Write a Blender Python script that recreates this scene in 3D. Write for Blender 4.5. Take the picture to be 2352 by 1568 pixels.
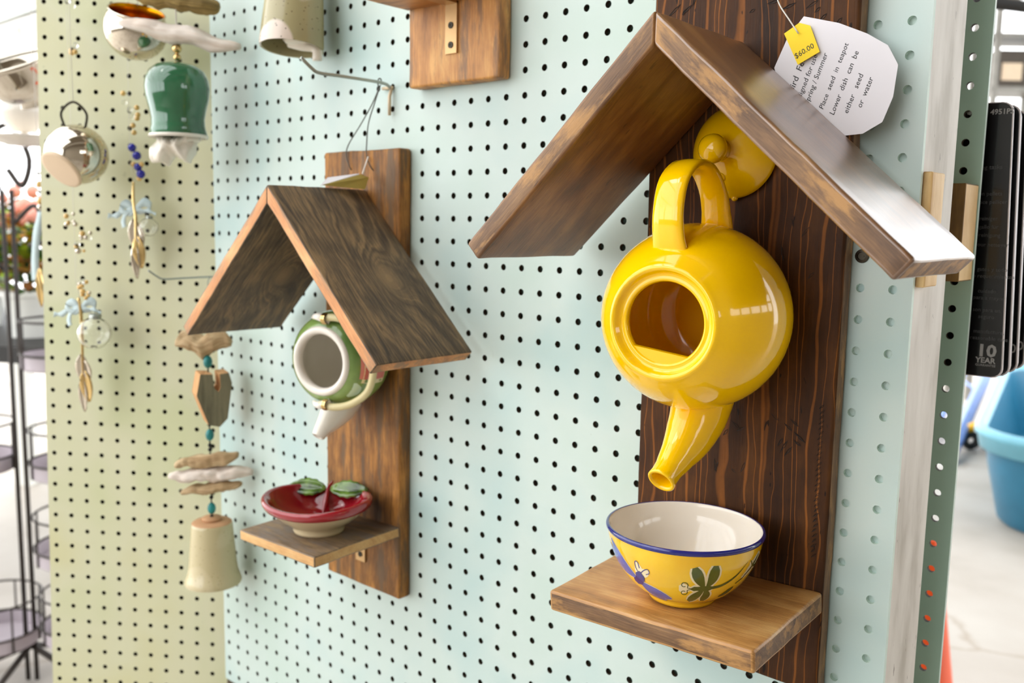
import bpy, bmesh, math, random
import numpy as np
from mathutils import Vector, Matrix, noise

# ------------------------------------------------------------------ clearing
for o in list(bpy.data.objects):
    bpy.data.objects.remove(o, do_unlink=True)
SC = bpy.context.scene
COL = SC.collection
S = 0.0254          # the scene is measured in inches on the pegboard grid
Z0 = 67.0           # height of the grid origin above the floor


def W(p):
    return Vector((p[0] * S, p[1] * S, (p[2] + Z0) * S))


def lin(r, g, b):
    def f(c):
        c /= 255.0
        return c / 12.92 if c <= .04045 else ((c + .055) / 1.055) ** 2.4
    return (f(r), f(g), f(b), 1.0)


# ------------------------------------------------------------------ camera
cam_d = bpy.data.cameras.new('camera')
cam = bpy.data.objects.new('camera', cam_d)
COL.objects.link(cam)
SC.camera = cam
_r = Vector((0.756104, 0.654213, 0.017681))
_d = Vector((0.097401, -0.085773, -0.991542))
_f = Vector((-0.647163, 0.751431, -0.128574))
CAM = Vector((30.217681, -28.641201, -5.221066))
M = Matrix((( _r.x, -_d.x, -_f.x, 0), (_r.y, -_d.y, -_f.y, 0), (_r.z, -_d.z, -_f.z, 0), (0, 0, 0, 1)))
M.translation = W(CAM)
cam.matrix_world = M
cam_d.sensor_fit = 'HORIZONTAL'
cam_d.sensor_width = 36.0
cam_d.lens = 36.0 * 2065.4 / 2352.0
cam_d.clip_start = 0.02
cam_d.clip_end = 200
cam_d.dof.use_dof = True
cam_d.dof.focus_distance = 27.2 * S
cam_d.dof.aperture_fstop = 7.2

# ------------------------------------------------------------------ world, sun, exposure
world = bpy.data.worlds.new('world')
SC.world = world
world.use_nodes = True
wn = world.node_tree.nodes
wl = world.node_tree.links
bg = wn['Background']
tc = wn.new('ShaderNodeTexCoord')
sx = wn.new('ShaderNodeSeparateXYZ')
mr = wn.new('ShaderNodeMapRange')
mr.inputs['From Min'].default_value = -0.1
mr.inputs['From Max'].default_value = 1.0
mr.inputs['To Min'].default_value = 1.0
mr.inputs['To Max'].default_value = 0.75
wl.new(tc.outputs['Generated'], sx.inputs[0])
wl.new(sx.outputs['Z'], mr.inputs['Value'])
mx = wn.new('ShaderNodeMixRGB')
mx.blend_type = 'MULTIPLY'
mx.inputs[0].default_value = 1.0
mx.inputs[1].default_value = (0.965, 0.985, 1.0, 1)
wl.new(mr.outputs[0], mx.inputs[2])
wl.new(mx.outputs[0], bg.inputs['Color'])
bg.inputs['Strength'].default_value = 2.8

sun_d = bpy.data.lights.new('sun', 'SUN')
sun_d.energy = 1.0
sun_d.angle = math.radians(35)
sun_d.color = (1, 0.97, 0.92)
sun = bpy.data.objects.new('sun', sun_d)
COL.objects.link(sun)
sun.location = (0, -2, 5)
sun.rotation_euler = Vector((0.42, 0.62, -0.66)).to_track_quat('-Z', 'Y').to_euler()

SC.view_settings.view_transform = 'Standard'
SC.view_settings.look = 'None'
SC.view_settings.gamma = 1.0
SC.view_settings.use_curve_mapping = False
SC.view_settings.exposure = 0.6
SC.cycles.use_denoising = True
SC.cycles.max_bounces = 8
SC.cycles.transparent_max_bounces = 12
SC.cycles.caustics_reflective = False
SC.cycles.caustics_refractive = False

# ------------------------------------------------------------------ materials
MATS = {}


def node_mat(name):
    m = bpy.data.materials.new(name)
    m.use_nodes = True
    b = m.node_tree.nodes['Principled BSDF']
    MATS[name] = m
    return m, m.node_tree.nodes, m.node_tree.links, b


def ramp(nodes, stops):
    r = nodes.new('ShaderNodeValToRGB')
    e = r.color_ramp.elements
    while len(e) > 1:
        e.remove(e[-1])
    e[0].position, e[0].color = stops[0]
    for p, c in stops[1:]:
        x = e.new(p)
        x.color = c
    return r


def plain(name, col, rough=.5, metal=0, coat=0, var=.06, vscale=3.0, bump=0, bscale=60, trans=0, ior=1.5, col2=None, spec=.5):
    m, N, L, b = node_mat(name)
    tcn = N.new('ShaderNodeTexCoord')
    nz = N.new('ShaderNodeTexNoise')
    nz.inputs['Scale'].default_value = vscale / S / 10
    nz.inputs['Detail'].default_value = 5
    L.new(tcn.outputs['Object'], nz.inputs['Vector'])
    c1 = tuple(c * (1 - var) for c in col[:3]) + (1,)
    c2 = col2 if col2 else tuple(min(1, c * (1 + var)) for c in col[:3]) + (1,)
    rp = ramp(N, [(.35, c1), (.65, c2)])
    L.new(nz.outputs['Fac'], rp.inputs[0])
    L.new(rp.outputs[0], b.inputs['Base Color'])
    b.inputs['Roughness'].default_value = rough
    b.inputs['Metallic'].default_value = metal
    b.inputs['Coat Weight'].default_value = coat
    b.inputs['Coat Roughness'].default_value = .04
    b.inputs['Transmission Weight'].default_value = trans
    b.inputs['IOR'].default_value = ior
    b.inputs['Specular IOR Level'].default_value = spec
    if bump:
        n2 = N.new('ShaderNodeTexNoise')
        n2.inputs['Scale'].default_value = bscale / S / 10
        n2.inputs['Detail'].default_value = 4
        L.new(tcn.outputs['Object'], n2.inputs['Vector'])
        bp = N.new('ShaderNodeBump')
        bp.inputs['Strength'].default_value = bump
        bp.inputs['Distance'].default_value = .0008
        L.new(n2.outputs['Fac'], bp.inputs['Height'])
        L.new(bp.outputs[0], b.inputs['Normal'])
    return m


def math_node(N, L, op, a, b=None, c=None):
    n = N.new('ShaderNodeMath')
    n.operation = op
    for i, v in enumerate((a, b, c)):
        if v is None:
            continue
        if isinstance(v, (int, float)):
            n.inputs[i].default_value = v
        else:
            L.new(v, n.inputs[i])
    return n.outputs[0]


def wood(name, dark, mid, light, bandf=2.2, knots=(), rough=.45, coat=0.0, coat_ior=1.5, coat_rough=.3, streak=.5, grey=None, greyamt=0.0, patch=None, patchamt=0.0, bump=.35, pits=0.0, contrast=1.0, spec=.5, lines=None, linef=2.4, lineamt=.7, wander=2.6):
    """stained board: the grain runs along x of the 'gr' attribute (inches)"""
    m, N, L, b = node_mat(name)
    at = N.new('ShaderNodeAttribute')
    at.attribute_name = 'gr'
    sp = N.new('ShaderNodeSeparateXYZ')
    L.new(at.outputs['Vector'], sp.inputs[0])
    u, v, t = sp.outputs
    # slow wander of the growth rings
    mp = N.new('ShaderNodeMapping')
    mp.inputs['Scale'].default_value = (.16, .45, .45)
    L.new(at.outputs['Vector'], mp.inputs[0])
    nw = N.new('ShaderNodeTexNoise')
    nw.inputs['Scale'].default_value = 1
    nw.inputs['Detail'].default_value = 3
    L.new(mp.outputs[0], nw.inputs['Vector'])
    wv = math_node(N, L, 'MULTIPLY_ADD', nw.outputs['Fac'], wander, v)
    wv = math_node(N, L, 'MULTIPLY_ADD', t, .8, wv)
    for (ku, kv, kr, ka) in knots:
        du = math_node(N, L, 'SUBTRACT', u, ku)
        dv = math_node(N, L, 'SUBTRACT', v, kv)
        du = math_node(N, L, 'MULTIPLY', du, .62)
        d2 = math_node(N, L, 'ADD', math_node(N, L, 'MULTIPLY', du, du), math_node(N, L, 'MULTIPLY', dv, dv))
        g = math_node(N, L, 'DIVIDE', ka, math_node(N, L, 'ADD', 1.0, math_node(N, L, 'DIVIDE', d2, kr * kr)))
        wv = math_node(N, L, 'ADD', wv, g)
    ph = math_node(N, L, 'MULTIPLY', wv, bandf)
    cv = N.new('ShaderNodeCombineXYZ')
    L.new(math_node(N, L, 'MULTIPLY', u, .05), cv.inputs[0])
    L.new(ph, cv.inputs[1])
    L.new(math_node(N, L, 'MULTIPLY', t, .1), cv.inputs[2])
    nb = N.new('ShaderNodeTexNoise')
    nb.inputs['Scale'].default_value = 1.6
    nb.inputs['Detail'].default_value = 6
    nb.inputs['Roughness'].default_value = .62
    L.new(cv.outputs[0], nb.inputs['Vector'])
    # fine fibres
    mf = N.new('ShaderNodeMapping')
    mf.inputs['Scale'].default_value = (1.1, 22, 22)
    L.new(at.outputs['Vector'], mf.inputs[0])
    nf = N.new('ShaderNodeTexNoise')
    nf.inputs['Scale'].default_value = 1
    nf.inputs['Detail'].default_value = 4
    L.new(mf.outputs[0], nf.inputs['Vector'])
    # blotches of stain
    ms = N.new('ShaderNodeMapping')
    ms.inputs['Scale'].default_value = (.45, .9, .9)
    L.new(at.outputs['Vector'], ms.inputs[0])
    ns = N.new('ShaderNodeTexNoise')
    ns.inputs['Scale'].default_value = 1
    ns.inputs['Detail'].default_value = 6
    ns.inputs['Roughness'].default_value = .6
    L.new(ms.outputs[0], ns.inputs['Vector'])
    val = math_node(N, L, 'MULTIPLY_ADD', math_node(N, L, 'SUBTRACT', nb.outputs['Fac'], .5), 1.1 * contrast, .5)
    val = math_node(N, L, 'MULTIPLY_ADD', math_node(N, L, 'SUBTRACT', nf.outputs['Fac'], .5), streak, val)
    val = math_node(N, L, 'MULTIPLY_ADD', math_node(N, L, 'SUBTRACT', ns.outputs['Fac'], .5), .9, val)
    rp = ramp(N, [(.22, dark), (.5, mid), (.78, light)])
    L.new(val, rp.inputs[0])
    out = rp.outputs[0]
    if lines:
        jit = N.new('ShaderNodeTexNoise')
        jit.noise_dimensions = '1D'
        jit.inputs['Scale'].default_value = 1.3
        jit.inputs['Detail'].default_value = 2
        L.new(wv, jit.inputs['W'])
        sn = math_node(N, L, 'SINE', math_node(N, L, 'MULTIPLY', math_node(N, L, 'MULTIPLY_ADD', jit.outputs['Fac'], 1.1, wv), linef * 6.2832))
        rl = ramp(N, [(.86, (0, 0, 0, 1)), (.99, (1, 1, 1, 1))])
        L.new(math_node(N, L, 'MULTIPLY_ADD', sn, .5, .5), rl.inputs[0])
        ml = N.new('ShaderNodeMixRGB')
        ml.inputs[2].default_value = lines
        L.new(math_node(N, L, 'MULTIPLY', rl.outputs[0], math_node(N, L, 'MULTIPLY', ns.outputs['Fac'], lineamt * 1.4)), ml.inputs[0])
        L.new(out, ml.inputs[1])
        out = ml.outputs[0]
    for k, (colr, amt, sc, off) in enumerate(((grey, greyamt, (.25, 1.5, 1.5), 7.0), (patch, patchamt, (.5, 1.6, 1.6), 21.0))):
        if colr is None:
            continue
        mg = N.new('ShaderNodeMapping')
        mg.inputs['Scale'].default_value = sc
        mg.inputs['Location'].default_value = (off, off * .7, 0)
        L.new(at.outputs['Vector'], mg.inputs[0])
        ng = N.new('ShaderNodeTexNoise')
        ng.inputs['Scale'].default_value = 1
        ng.inputs['Detail'].default_value = 7
        ng.inputs['Roughness'].default_value = .65
        L.new(mg.outputs[0], ng.inputs['Vector'])
        rg = ramp(N, [(.62 - amt * .4, (0, 0, 0, 1)), (.72 - amt * .4, (1, 1, 1, 1))])
        L.new(ng.outputs['Fac'], rg.inputs[0])
        mxx = N.new('ShaderNodeMixRGB')
        mxx.inputs[2].default_value = colr
        L.new(math_node(N, L, 'MULTIPLY', rg.outputs[0], .85), mxx.inputs[0])
        L.new(out, mxx.inputs[1])
        out = mxx.outputs[0]
    for (ku, kv, kr, ka) in knots:
        du = math_node(N, L, 'MULTIPLY', math_node(N, L, 'SUBTRACT', u, ku), .7)
        dv = math_node(N, L, 'SUBTRACT', v, kv)
        d2 = math_node(N, L, 'ADD', math_node(N, L, 'MULTIPLY', du, du), math_node(N, L, 'MULTIPLY', dv, dv))
        g = math_node(N, L, 'MULTIPLY', math_node(N, L, 'EXPONENT', math_node(N, L, 'MULTIPLY', d2, -2.2 / (kr * kr))), .7)
        mk = N.new('ShaderNodeMixRGB')
        mk.inputs[2].default_value = tuple(min(1, c * 1.15) for c in light[:3]) + (1,)
        L.new(g, mk.inputs[0])
        L.new(out, mk.inputs[1])
        out = mk.outputs[0]
    if pits:
        vp = N.new('ShaderNodeTexNoise')
        mp2 = N.new('ShaderNodeMapping')
        mp2.inputs['Scale'].default_value = (1.4, 4.5, 4.5)
        mp2.inputs['Rotation'].default_value = (0, 0, .7)
        L.new(at.outputs['Vector'], mp2.inputs[0])
        L.new(mp2.outputs[0], vp.inputs['Vector'])
        vp.inputs['Scale'].default_value = 1
        vp.inputs['Detail'].default_value = 2
        rpt = ramp(N, [(.70, (0, 0, 0, 1)), (.73, (1, 1, 1, 1))])
        L.new(vp.outputs['Fac'], rpt.inputs[0])
        mpx = N.new('ShaderNodeMixRGB')
        mpx.inputs[2].default_value = tuple(c * .3 for c in dark[:3]) + (1,)
        L.new(math_node(N, L, 'MULTIPLY', rpt.outputs[0], pits), mpx.inputs[0])
        L.new(out, mpx.inputs[1])
        out = mpx.outputs[0]
    L.new(out, b.inputs['Base Color'])
    rr = math_node(N, L, 'MULTIPLY_ADD', nf.outputs['Fac'], .2, rough - .1)
    L.new(rr, b.inputs['Roughness'])
    b.inputs['Coat Weight'].default_value = coat
    b.inputs['Coat Roughness'].default_value = coat_rough
    b.inputs['Coat IOR'].default_value = coat_ior
    b.inputs['Specular IOR Level'].default_value = spec
    bp = N.new('ShaderNodeBump')
    bp.inputs['Strength'].default_value = bump
    bp.inputs['Distance'].default_value = .0008
    hh = math_node(N, L, 'ADD', nb.outputs['Fac'], nf.outputs['Fac'])
    L.new(hh, bp.inputs['Height'])
    L.new(bp.outputs[0], b.inputs['Normal'])
    return m


def paint_mat(name, c1, c2, c3, rough=.42, spec=.5):
    """painted hardboard with slight mottling and faint scuffs"""
    m, N, L, b = node_mat(name)
    t = N.new('ShaderNodeTexCoord')
    n1 = N.new('ShaderNodeTexNoise')
    n1.inputs['Scale'].default_value = 5
    n1.inputs['Detail'].default_value = 3
    L.new(t.outputs['Object'], n1.inputs['Vector'])
    rp = ramp(N, [(.35, c1), (.5, c2), (.65, c3)])
    L.new(n1.outputs['Fac'], rp.inputs[0])
    n3 = N.new('ShaderNodeTexNoise')
    n3.inputs['Scale'].default_value = 90
    n3.inputs['Detail'].default_value = 3
    L.new(t.outputs['Object'], n3.inputs['Vector'])
    r3 = ramp(N, [(.74, (1, 1, 1, 1)), (.8, (.62, .64, .6, 1))])
    L.new(n3.outputs['Fac'], r3.inputs[0])
    mx2 = N.new('ShaderNodeMixRGB')
    mx2.blend_type = 'MULTIPLY'
    mx2.inputs[0].default_value = .5
    L.new(rp.outputs[0], mx2.inputs[1])
    L.new(r3.outputs[0], mx2.inputs[2])
    L.new(mx2.outputs[0], b.inputs['Base Color'])
    b.inputs['Roughness'].default_value = rough
    b.inputs['Specular IOR Level'].default_value = spec
    n2 = N.new('ShaderNodeTexNoise')
    n2.inputs['Scale'].default_value = 260
    n2.inputs['Detail'].default_value = 4
    L.new(t.outputs['Object'], n2.inputs['Vector'])
    bp = N.new('ShaderNodeBump')
    bp.inputs['Strength'].default_value = .12
    bp.inputs['Distance'].default_value = .0006
    L.new(n2.outputs['Fac'], bp.inputs['Height'])
    L.new(bp.outputs[0], b.inputs['Normal'])
    return m


def glass_mat(name, col=(1, 1, 1, 1), rough=.02):
    m, N, L, b = node_mat(name)
    b.inputs['Base Color'].default_value = col
    b.inputs['Transmission Weight'].default_value = 1
    b.inputs['Roughness'].default_value = rough
    b.inputs['IOR'].default_value = 1.45
    return m


mint = paint_mat('mint_paint', lin(178, 201, 198), lin(193, 208, 202), lin(187, 205, 196))
mint_dark = paint_mat('mint_back_paint', lin(176, 210, 192), lin(184, 216, 198), lin(180, 212, 192))
mint_edge = plain('mint_edge', lin(214, 232, 222), .6, var=.05)
lime = paint_mat('lime_paint', lin(207, 210, 168), lin(215, 214, 181), lin(213, 210, 168))
hardboard = plain('raw_hardboard', lin(62, 50, 34), .8, var=.1)
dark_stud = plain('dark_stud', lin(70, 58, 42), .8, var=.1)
yellow_glaze = plain('yellow_glaze', lin(252, 198, 0), .1, coat=.4, var=.02, spec=.5)
bowl_yellow = plain('bowl_yellow', lin(240, 178, 10), .1, coat=.6, var=.0, vscale=4, col2=lin(250, 204, 40))
white_glaze = plain('white_glaze', lin(236, 228, 216), .12, coat=.5, var=.01)
blue_glaze = plain('blue_glaze', lin(30, 34, 120), .12, coat=.6, var=.1)
wing_blue = plain('wing_blue', lin(88, 100, 180), .15, coat=.6, var=.25, vscale=12)
leaf_paint = plain('green_paint', lin(78, 88, 28), .15, coat=.6, var=.2, vscale=10)
pale_paint = plain('pale_paint', lin(238, 222, 180), .15, coat=.5, var=.05)
purple_paint = plain('purple_paint', lin(50, 34, 120), .15, coat=.5)
red_glaze = plain('red_glaze', lin(150, 22, 34), .12, coat=.7, var=.15)
cream_glaze = plain('cream_glaze', lin(214, 196, 158), .2, coat=.4, var=.04)
dish_leaf = plain('dish_leaf', lin(34, 66, 20), .12, coat=.7, var=.3, vscale=14, col2=lin(120, 160, 60))
melon_green = plain('melon_green', lin(92, 124, 60), .15, coat=.6, var=.15, vscale=4, col2=lin(140, 166, 90))
melon_light = plain('melon_light', lin(196, 216, 188), .15, coat=.5, var=.05)
melon_pink = plain('melon_pink', lin(216, 118, 108), .15, coat=.5, var=.08)
grey_inside = plain('grey_inside', lin(226, 220, 206), .2, coat=.3, var=.02)
cane = plain('cream_cane', lin(222, 208, 158), .35, var=.05)
green_glaze = plain('green_glaze', lin(46, 104, 70), .1, coat=.8, var=.25, vscale=2)
stoneware = plain('stoneware', lin(196, 180, 140), .65, var=.08, bump=.4)
terracotta = plain('raw_clay', lin(194, 148, 108), .75, var=.08, bump=.3)
turquoise = plain('turquoise', lin(30, 128, 128), .35, var=.3, vscale=20)
black_cord = plain('black_cord', lin(30, 30, 26), .8)
cobalt = plain('cobalt_glass', lin(20, 22, 160), .08, coat=.6)
amber_bead = plain('amber_bead', lin(232, 190, 110), .1, coat=.6, var=.2)
clear_bead = glass_mat('clear_bead')
clear_glass = glass_mat('clear_glass', (1, 1, 1, 1), .0)
ribbon_m = plain('pale_blue_ribbon', lin(204, 222, 224), .5, var=.05)
silver = plain('polished_silver', lin(216, 206, 190), .08, metal=1, var=.04)
brass = plain('warm_silver', lin(220, 190, 130), .12, metal=1, var=.06)
gold_in = plain('gold_inside', lin(200, 130, 10), .25, metal=1, var=.1)
beige_base = plain('beige_base', lin(226, 200, 170), .5, var=.03)
steel = plain('zinc_wire', lin(168, 172, 164), .35, metal=.9, var=.08)
hook_beige = plain('hook_beige', lin(208, 188, 158), .4, metal=.3)
dark_metal = plain('dark_metal', lin(60, 54, 44), .4, metal=.8, var=.2)
brass_screw = plain('aged_brass', lin(196, 160, 112), .4, metal=.7, var=.15)
wire_m = plain('thin_wire', lin(86, 84, 78), .4, metal=.8)
paper = plain('tag_paper', lin(226, 222, 226), .6, var=.015)
yellow_paper = plain('yellow_paper', lin(250, 214, 0), .6, var=.02)
ink = plain('ink', lin(28, 26, 30), .6, var=.0)
string_m = plain('white_string', lin(225, 220, 210), .8)
post_paint = None
raw_pine = wood('raw_pine', lin(206, 160, 96), lin(226, 188, 128), lin(240, 208, 150), bandf=1.3, rough=.6, contrast=.6, streak=.2)
shaded_old_pine = wood('shaded_old_pine', lin(96, 66, 22), lin(124, 90, 36), lin(146, 110, 52), bandf=1.2, rough=.6, contrast=.6, streak=.3)
card_black = plain('card_black', lin(16, 16, 18), .22, coat=.4, var=.2)
card_edge = plain('card_edge', lin(225, 215, 215), .35, var=.05)
card_print = plain('card_print', lin(170, 168, 166), .4)
card_dim = plain('card_dim', lin(78, 78, 78), .4)
tub_blue = plain('tub_blue', lin(40, 110, 140), .35, var=.05)
tub_rim = plain('tub_rim', lin(110, 176, 196), .35, var=.04)
orange_m = plain('orange_plastic', lin(236, 84, 22), .4, var=.05)
ladder_blue = plain('ladder_blue', lin(112, 142, 206), .4, var=.05)
tool_yellow = plain('tool_yellow', lin(226, 170, 10), .4, var=.05)
rubber = plain('black_rubber', lin(30, 28, 26), .6, var=.1)
iron = plain('rack_iron', lin(50, 42, 36), .5, metal=.3, var=.15)
tray_grey = plain('tray_grey', lin(176, 166, 172), .5, var=.05)
white_paint = plain('white_enamel', lin(236, 236, 230), .35, var=.02)
far_grey = plain('far_grey', lin(186, 186, 180), .6, var=.06)
far_brown = plain('far_brown', lin(70, 58, 46), .6, var=.1)
cyan_m = plain('cyan_plastic', lin(120, 214, 226), .4, var=.03)
shell_m = plain('milky_shell', lin(238, 230, 216), .3, var=.05, bump=.5, bscale=20)
leaf_lime = plain('leaf_lime', lin(150, 180, 40), .5, var=.25, vscale=4)
leaf_green = plain('leaf_green', lin(60, 96, 34), .5, var=.3, vscale=4)
leaf_rust = plain('leaf_rust', lin(190, 110, 70), .5, var=.3, vscale=4, col2=lin(226, 170, 60))
flower_pink = plain('flower_pink', lin(236, 160, 140), .5, var=.1)
flower_white = plain('flower_white', lin(240, 236, 226), .5, var=.04)

big_back_w = wood('walnut_stain', lin(38, 20, 7), lin(64, 36, 12), lin(90, 54, 20), bandf=.8, rough=.55, spec=.18, pits=.9, streak=.18, contrast=.5, lines=lin(150, 90, 34), linef=2.6, lineamt=.8, wander=1.5)
big_roof_w = wood('walnut_roof', lin(76, 46, 18), lin(120, 78, 36), lin(164, 118, 62), bandf=.9, rough=.36, coat=1.0, coat_ior=1.85, coat_rough=.3, pits=.5, streak=.3, contrast=.6, spec=.6)
big_roof_l = wood('walnut_roof_left', lin(76, 46, 18), lin(120, 78, 36), lin(164, 118, 62), bandf=.9, rough=.42, coat=.3, pits=.5, streak=.35, contrast=.7)
big_edge_w = wood('walnut_edge', lin(84, 58, 36), lin(116, 84, 54), lin(146, 110, 72), bandf=1.6, rough=.55, patch=lin(176, 130, 74), patchamt=.25, streak=.6)
big_shelf_w = wood('walnut_shelf', lin(132, 90, 46), lin(182, 132, 74), lin(212, 170, 110), bandf=1.2, rough=.4, coat=.15, streak=.35, contrast=.6, lines=lin(212, 168, 104), linef=3.2, lineamt=.6, wander=1.2)
sm_back_w = wood('rustic_back', lin(78, 50, 24), lin(138, 92, 44), lin(196, 136, 66), bandf=1.2, rough=.55, spec=.3, grey=lin(104, 82, 60), greyamt=.3, streak=.6, wander=1.5)
sm_roof_w = wood('grey_barn_wood', lin(62, 52, 42), lin(102, 84, 62), lin(150, 122, 86), bandf=2.6, rough=.6, streak=1.0, knots=((5.0, 3.3, .8, 3.0),), bump=.6, contrast=1.2, pits=.3)
sm_edge_w = wood('sawn_edge', lin(170, 112, 66), lin(206, 142, 88), lin(228, 176, 118), bandf=1.4, rough=.6, grey=lin(150, 118, 88), greyamt=.3, contrast=.7, streak=.5)
sm_shelf_w = wood('grey_shelf', lin(84, 68, 52), lin(122, 100, 76), lin(158, 132, 98), bandf=2.0, rough=.55, streak=.8, patch=lin(116, 104, 96), patchamt=.35)
sm_shelf_edge_w = wood('shelf_edge', lin(176, 126, 70), lin(204, 158, 100), lin(224, 186, 128), bandf=1.2, rough=.6, contrast=.6, streak=.5)
top_back_w = wood('amber_board', lin(150, 98, 46), lin(198, 138, 72), lin(226, 172, 100), bandf=.9, rough=.5, grey=lin(128, 96, 68), greyamt=.3, streak=.5)
drift_w = wood('driftwood', lin(150, 118, 80), lin(184, 156, 116), lin(206, 184, 148), bandf=2.4, rough=.8, streak=.7, bump=.8)
drift_pale = wood('pale_driftwood', lin(204, 184, 166), lin(226, 212, 200), lin(238, 230, 222), bandf=2.4, rough=.8, streak=.5, bump=.8)
drift_brown = wood('brown_driftwood', lin(104, 84, 40), lin(142, 118, 66), lin(176, 148, 88), bandf=2.4, rough=.8, streak=.8, bump=.8)
block_face = wood('weathered_face', lin(92, 88, 66), lin(116, 110, 86), lin(134, 126, 98), bandf=1.4, rough=.8, streak=.5)
block_edge = wood('clean_edge', lin(176, 120, 70), lin(204, 150, 98), lin(222, 174, 122), bandf=1.4, rough=.7, streak=.4)


def speckle_mat(name, base, spots, blotch, scale=26, bl_scale=9):
    m, N, L, b = node_mat(name)
    t = N.new('ShaderNodeTexCoord')
    n1 = N.new('ShaderNodeTexNoise')
    n1.inputs['Scale'].default_value = bl_scale
    n1.inputs['Detail'].default_value = 1.5
    L.new(t.outputs['Object'], n1.inputs['Vector'])
    r1 = ramp(N, [(.54, base), (.56, blotch)])
    L.new(n1.outputs['Fac'], r1.inputs[0])
    v = N.new('ShaderNodeTexVoronoi')
    v.inputs['Scale'].default_value = scale * 6
    L.new(t.outputs['Object'], v.inputs['Vector'])
    r2 = ramp(N, [(.10, (1, 1, 1, 1)), (.16, (0, 0, 0, 1))])
    L.new(v.outputs['Distance'], r2.inputs[0])
    mx2 = N.new('ShaderNodeMixRGB')
    mx2.inputs[2].default_value = spots
    L.new(r2.outputs[0], mx2.inputs[0])
    L.new(r1.outputs[0], mx2.inputs[1])
    L.new(mx2.outputs[0], b.inputs['Base Color'])
    b.inputs['Roughness'].default_value = .25
    b.inputs['Coat Weight'].default_value = .3
    return m


speckled = speckle_mat('speckled_glaze', lin(166, 156, 116), lin(96, 82, 60), lin(222, 206, 192))
speck_stone = speckle_mat('speckled_stoneware', lin(196, 182, 142), lin(150, 128, 88), lin(204, 190, 152), 30)


def post_mat():
    m, N, L, b = node_mat('dirty_white_paint')
    t = N.new('ShaderNodeTexCoord')
    mp = N.new('ShaderNodeMapping')
    mp.inputs['Scale'].default_value = (30, 30, 9)
    L.new(t.outputs['Object'], mp.inputs[0])
    n1 = N.new('ShaderNodeTexNoise')
    n1.inputs['Scale'].default_value = 1
    n1.inputs['Detail'].default_value = 8
    L.new(mp.outputs[0], n1.inputs['Vector'])
    r = ramp(N, [(.33, lin(178, 170, 156)), (.5, lin(212, 206, 196)), (.66, lin(226, 221, 212))])
    L.new(n1.outputs['Fac'], r.inputs[0])
    mp2 = N.new('ShaderNodeMapping')
    mp2.inputs['Scale'].default_value = (160, 160, 60)
    L.new(t.outputs['Object'], mp2.inputs[0])
    n2 = N.new('ShaderNodeTexNoise')
    n2.inputs['Scale'].default_value = 1
    n2.inputs['Detail'].default_value = 2
    L.new(mp2.outputs[0], n2.inputs['Vector'])
    r2 = ramp(N, [(.72, (0, 0, 0, 1)), (.76, (1, 1, 1, 1))])
    L.new(n2.outputs['Fac'], r2.inputs[0])
    mx2 = N.new('ShaderNodeMixRGB')
    mx2.inputs[2].default_value = lin(110, 98, 84)
    L.new(math_node(N, L, 'MULTIPLY', r2.outputs[0], .7), mx2.inputs[0])
    L.new(r.outputs[0], mx2.inputs[1])
    L.new(mx2.outputs[0], b.inputs['Base Color'])
    b.inputs['Roughness'].default_value = .6
    bp = N.new('ShaderNodeBump')
    bp.inputs['Strength'].default_value = .3
    bp.inputs['Distance'].default_value = .001
    L.new(n1.outputs['Fac'], bp.inputs['Height'])
    L.new(bp.outputs[0], b.inputs['Normal'])
    return m


def floor_mat():
    m, N, L, b = node_mat('worn_concrete')
    t = N.new('ShaderNodeTexCoord')
    n1 = N.new('ShaderNodeTexNoise')
    n1.inputs['Scale'].default_value = 1.4
    n1.inputs['Detail'].default_value = 8
    L.new(t.outputs['Object'], n1.inputs['Vector'])
    r = ramp(N, [(.3, lin(156, 147, 135)), (.5, lin(178, 170, 160)), (.7, lin(188, 182, 173))])
    L.new(n1.outputs['Fac'], r.inputs[0])
    nz = N.new('ShaderNodeTexNoise')
    nz.inputs['Scale'].default_value = 3
    nz.inputs['Detail'].default_value = 6
    L.new(t.outputs['Object'], nz.inputs['Vector'])
    mxv = N.new('ShaderNodeMixRGB')
    mxv.inputs[0].default_value = .25
    L.new(t.outputs['Object'], mxv.inputs[1])
    L.new(nz.outputs['Color'], mxv.inputs[2])
    v = N.new('ShaderNodeTexVoronoi')
    v.feature = 'DISTANCE_TO_EDGE'
    v.inputs['Scale'].default_value = .45
    L.new(mxv.outputs[0], v.inputs['Vector'])
    r2 = ramp(N, [(.0, (1, 1, 1, 1)), (.006, (0, 0, 0, 1))])
    L.new(v.outputs['Distance'], r2.inputs[0])
    mx2 = N.new('ShaderNodeMixRGB')
    mx2.inputs[2].default_value = lin(150, 132, 112)
    L.new(math_node(N, L, 'MULTIPLY', r2.outputs[0], .6), mx2.inputs[0])
    L.new(r.outputs[0], mx2.inputs[1])
    L.new(mx2.outputs[0], b.inputs['Base Color'])
    b.inputs['Roughness'].default_value = .6
    return m


post_paint = post_mat()
concrete = floor_mat()
canopy_m = plain('canopy_sheet', lin(200, 198, 190), .6, var=.04)


# ------------------------------------------------------------------ object helpers
ORG = {}


def thing(name, label, cat, loc, group=None):
    o = bpy.data.objects.new(name, None)
    o.empty_display_size = .02
    COL.objects.link(o)
    o.location = W(loc)
    ORG[o.name] = Vector(loc)
    o['label'] = label
    o['category'] = cat
    if group:
        o['group'] = group
    return o


def tag(o, label, cat, group=None):
    o['label'] = label
    o['category'] = cat
    if group:
        o['group'] = group
    return o


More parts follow.
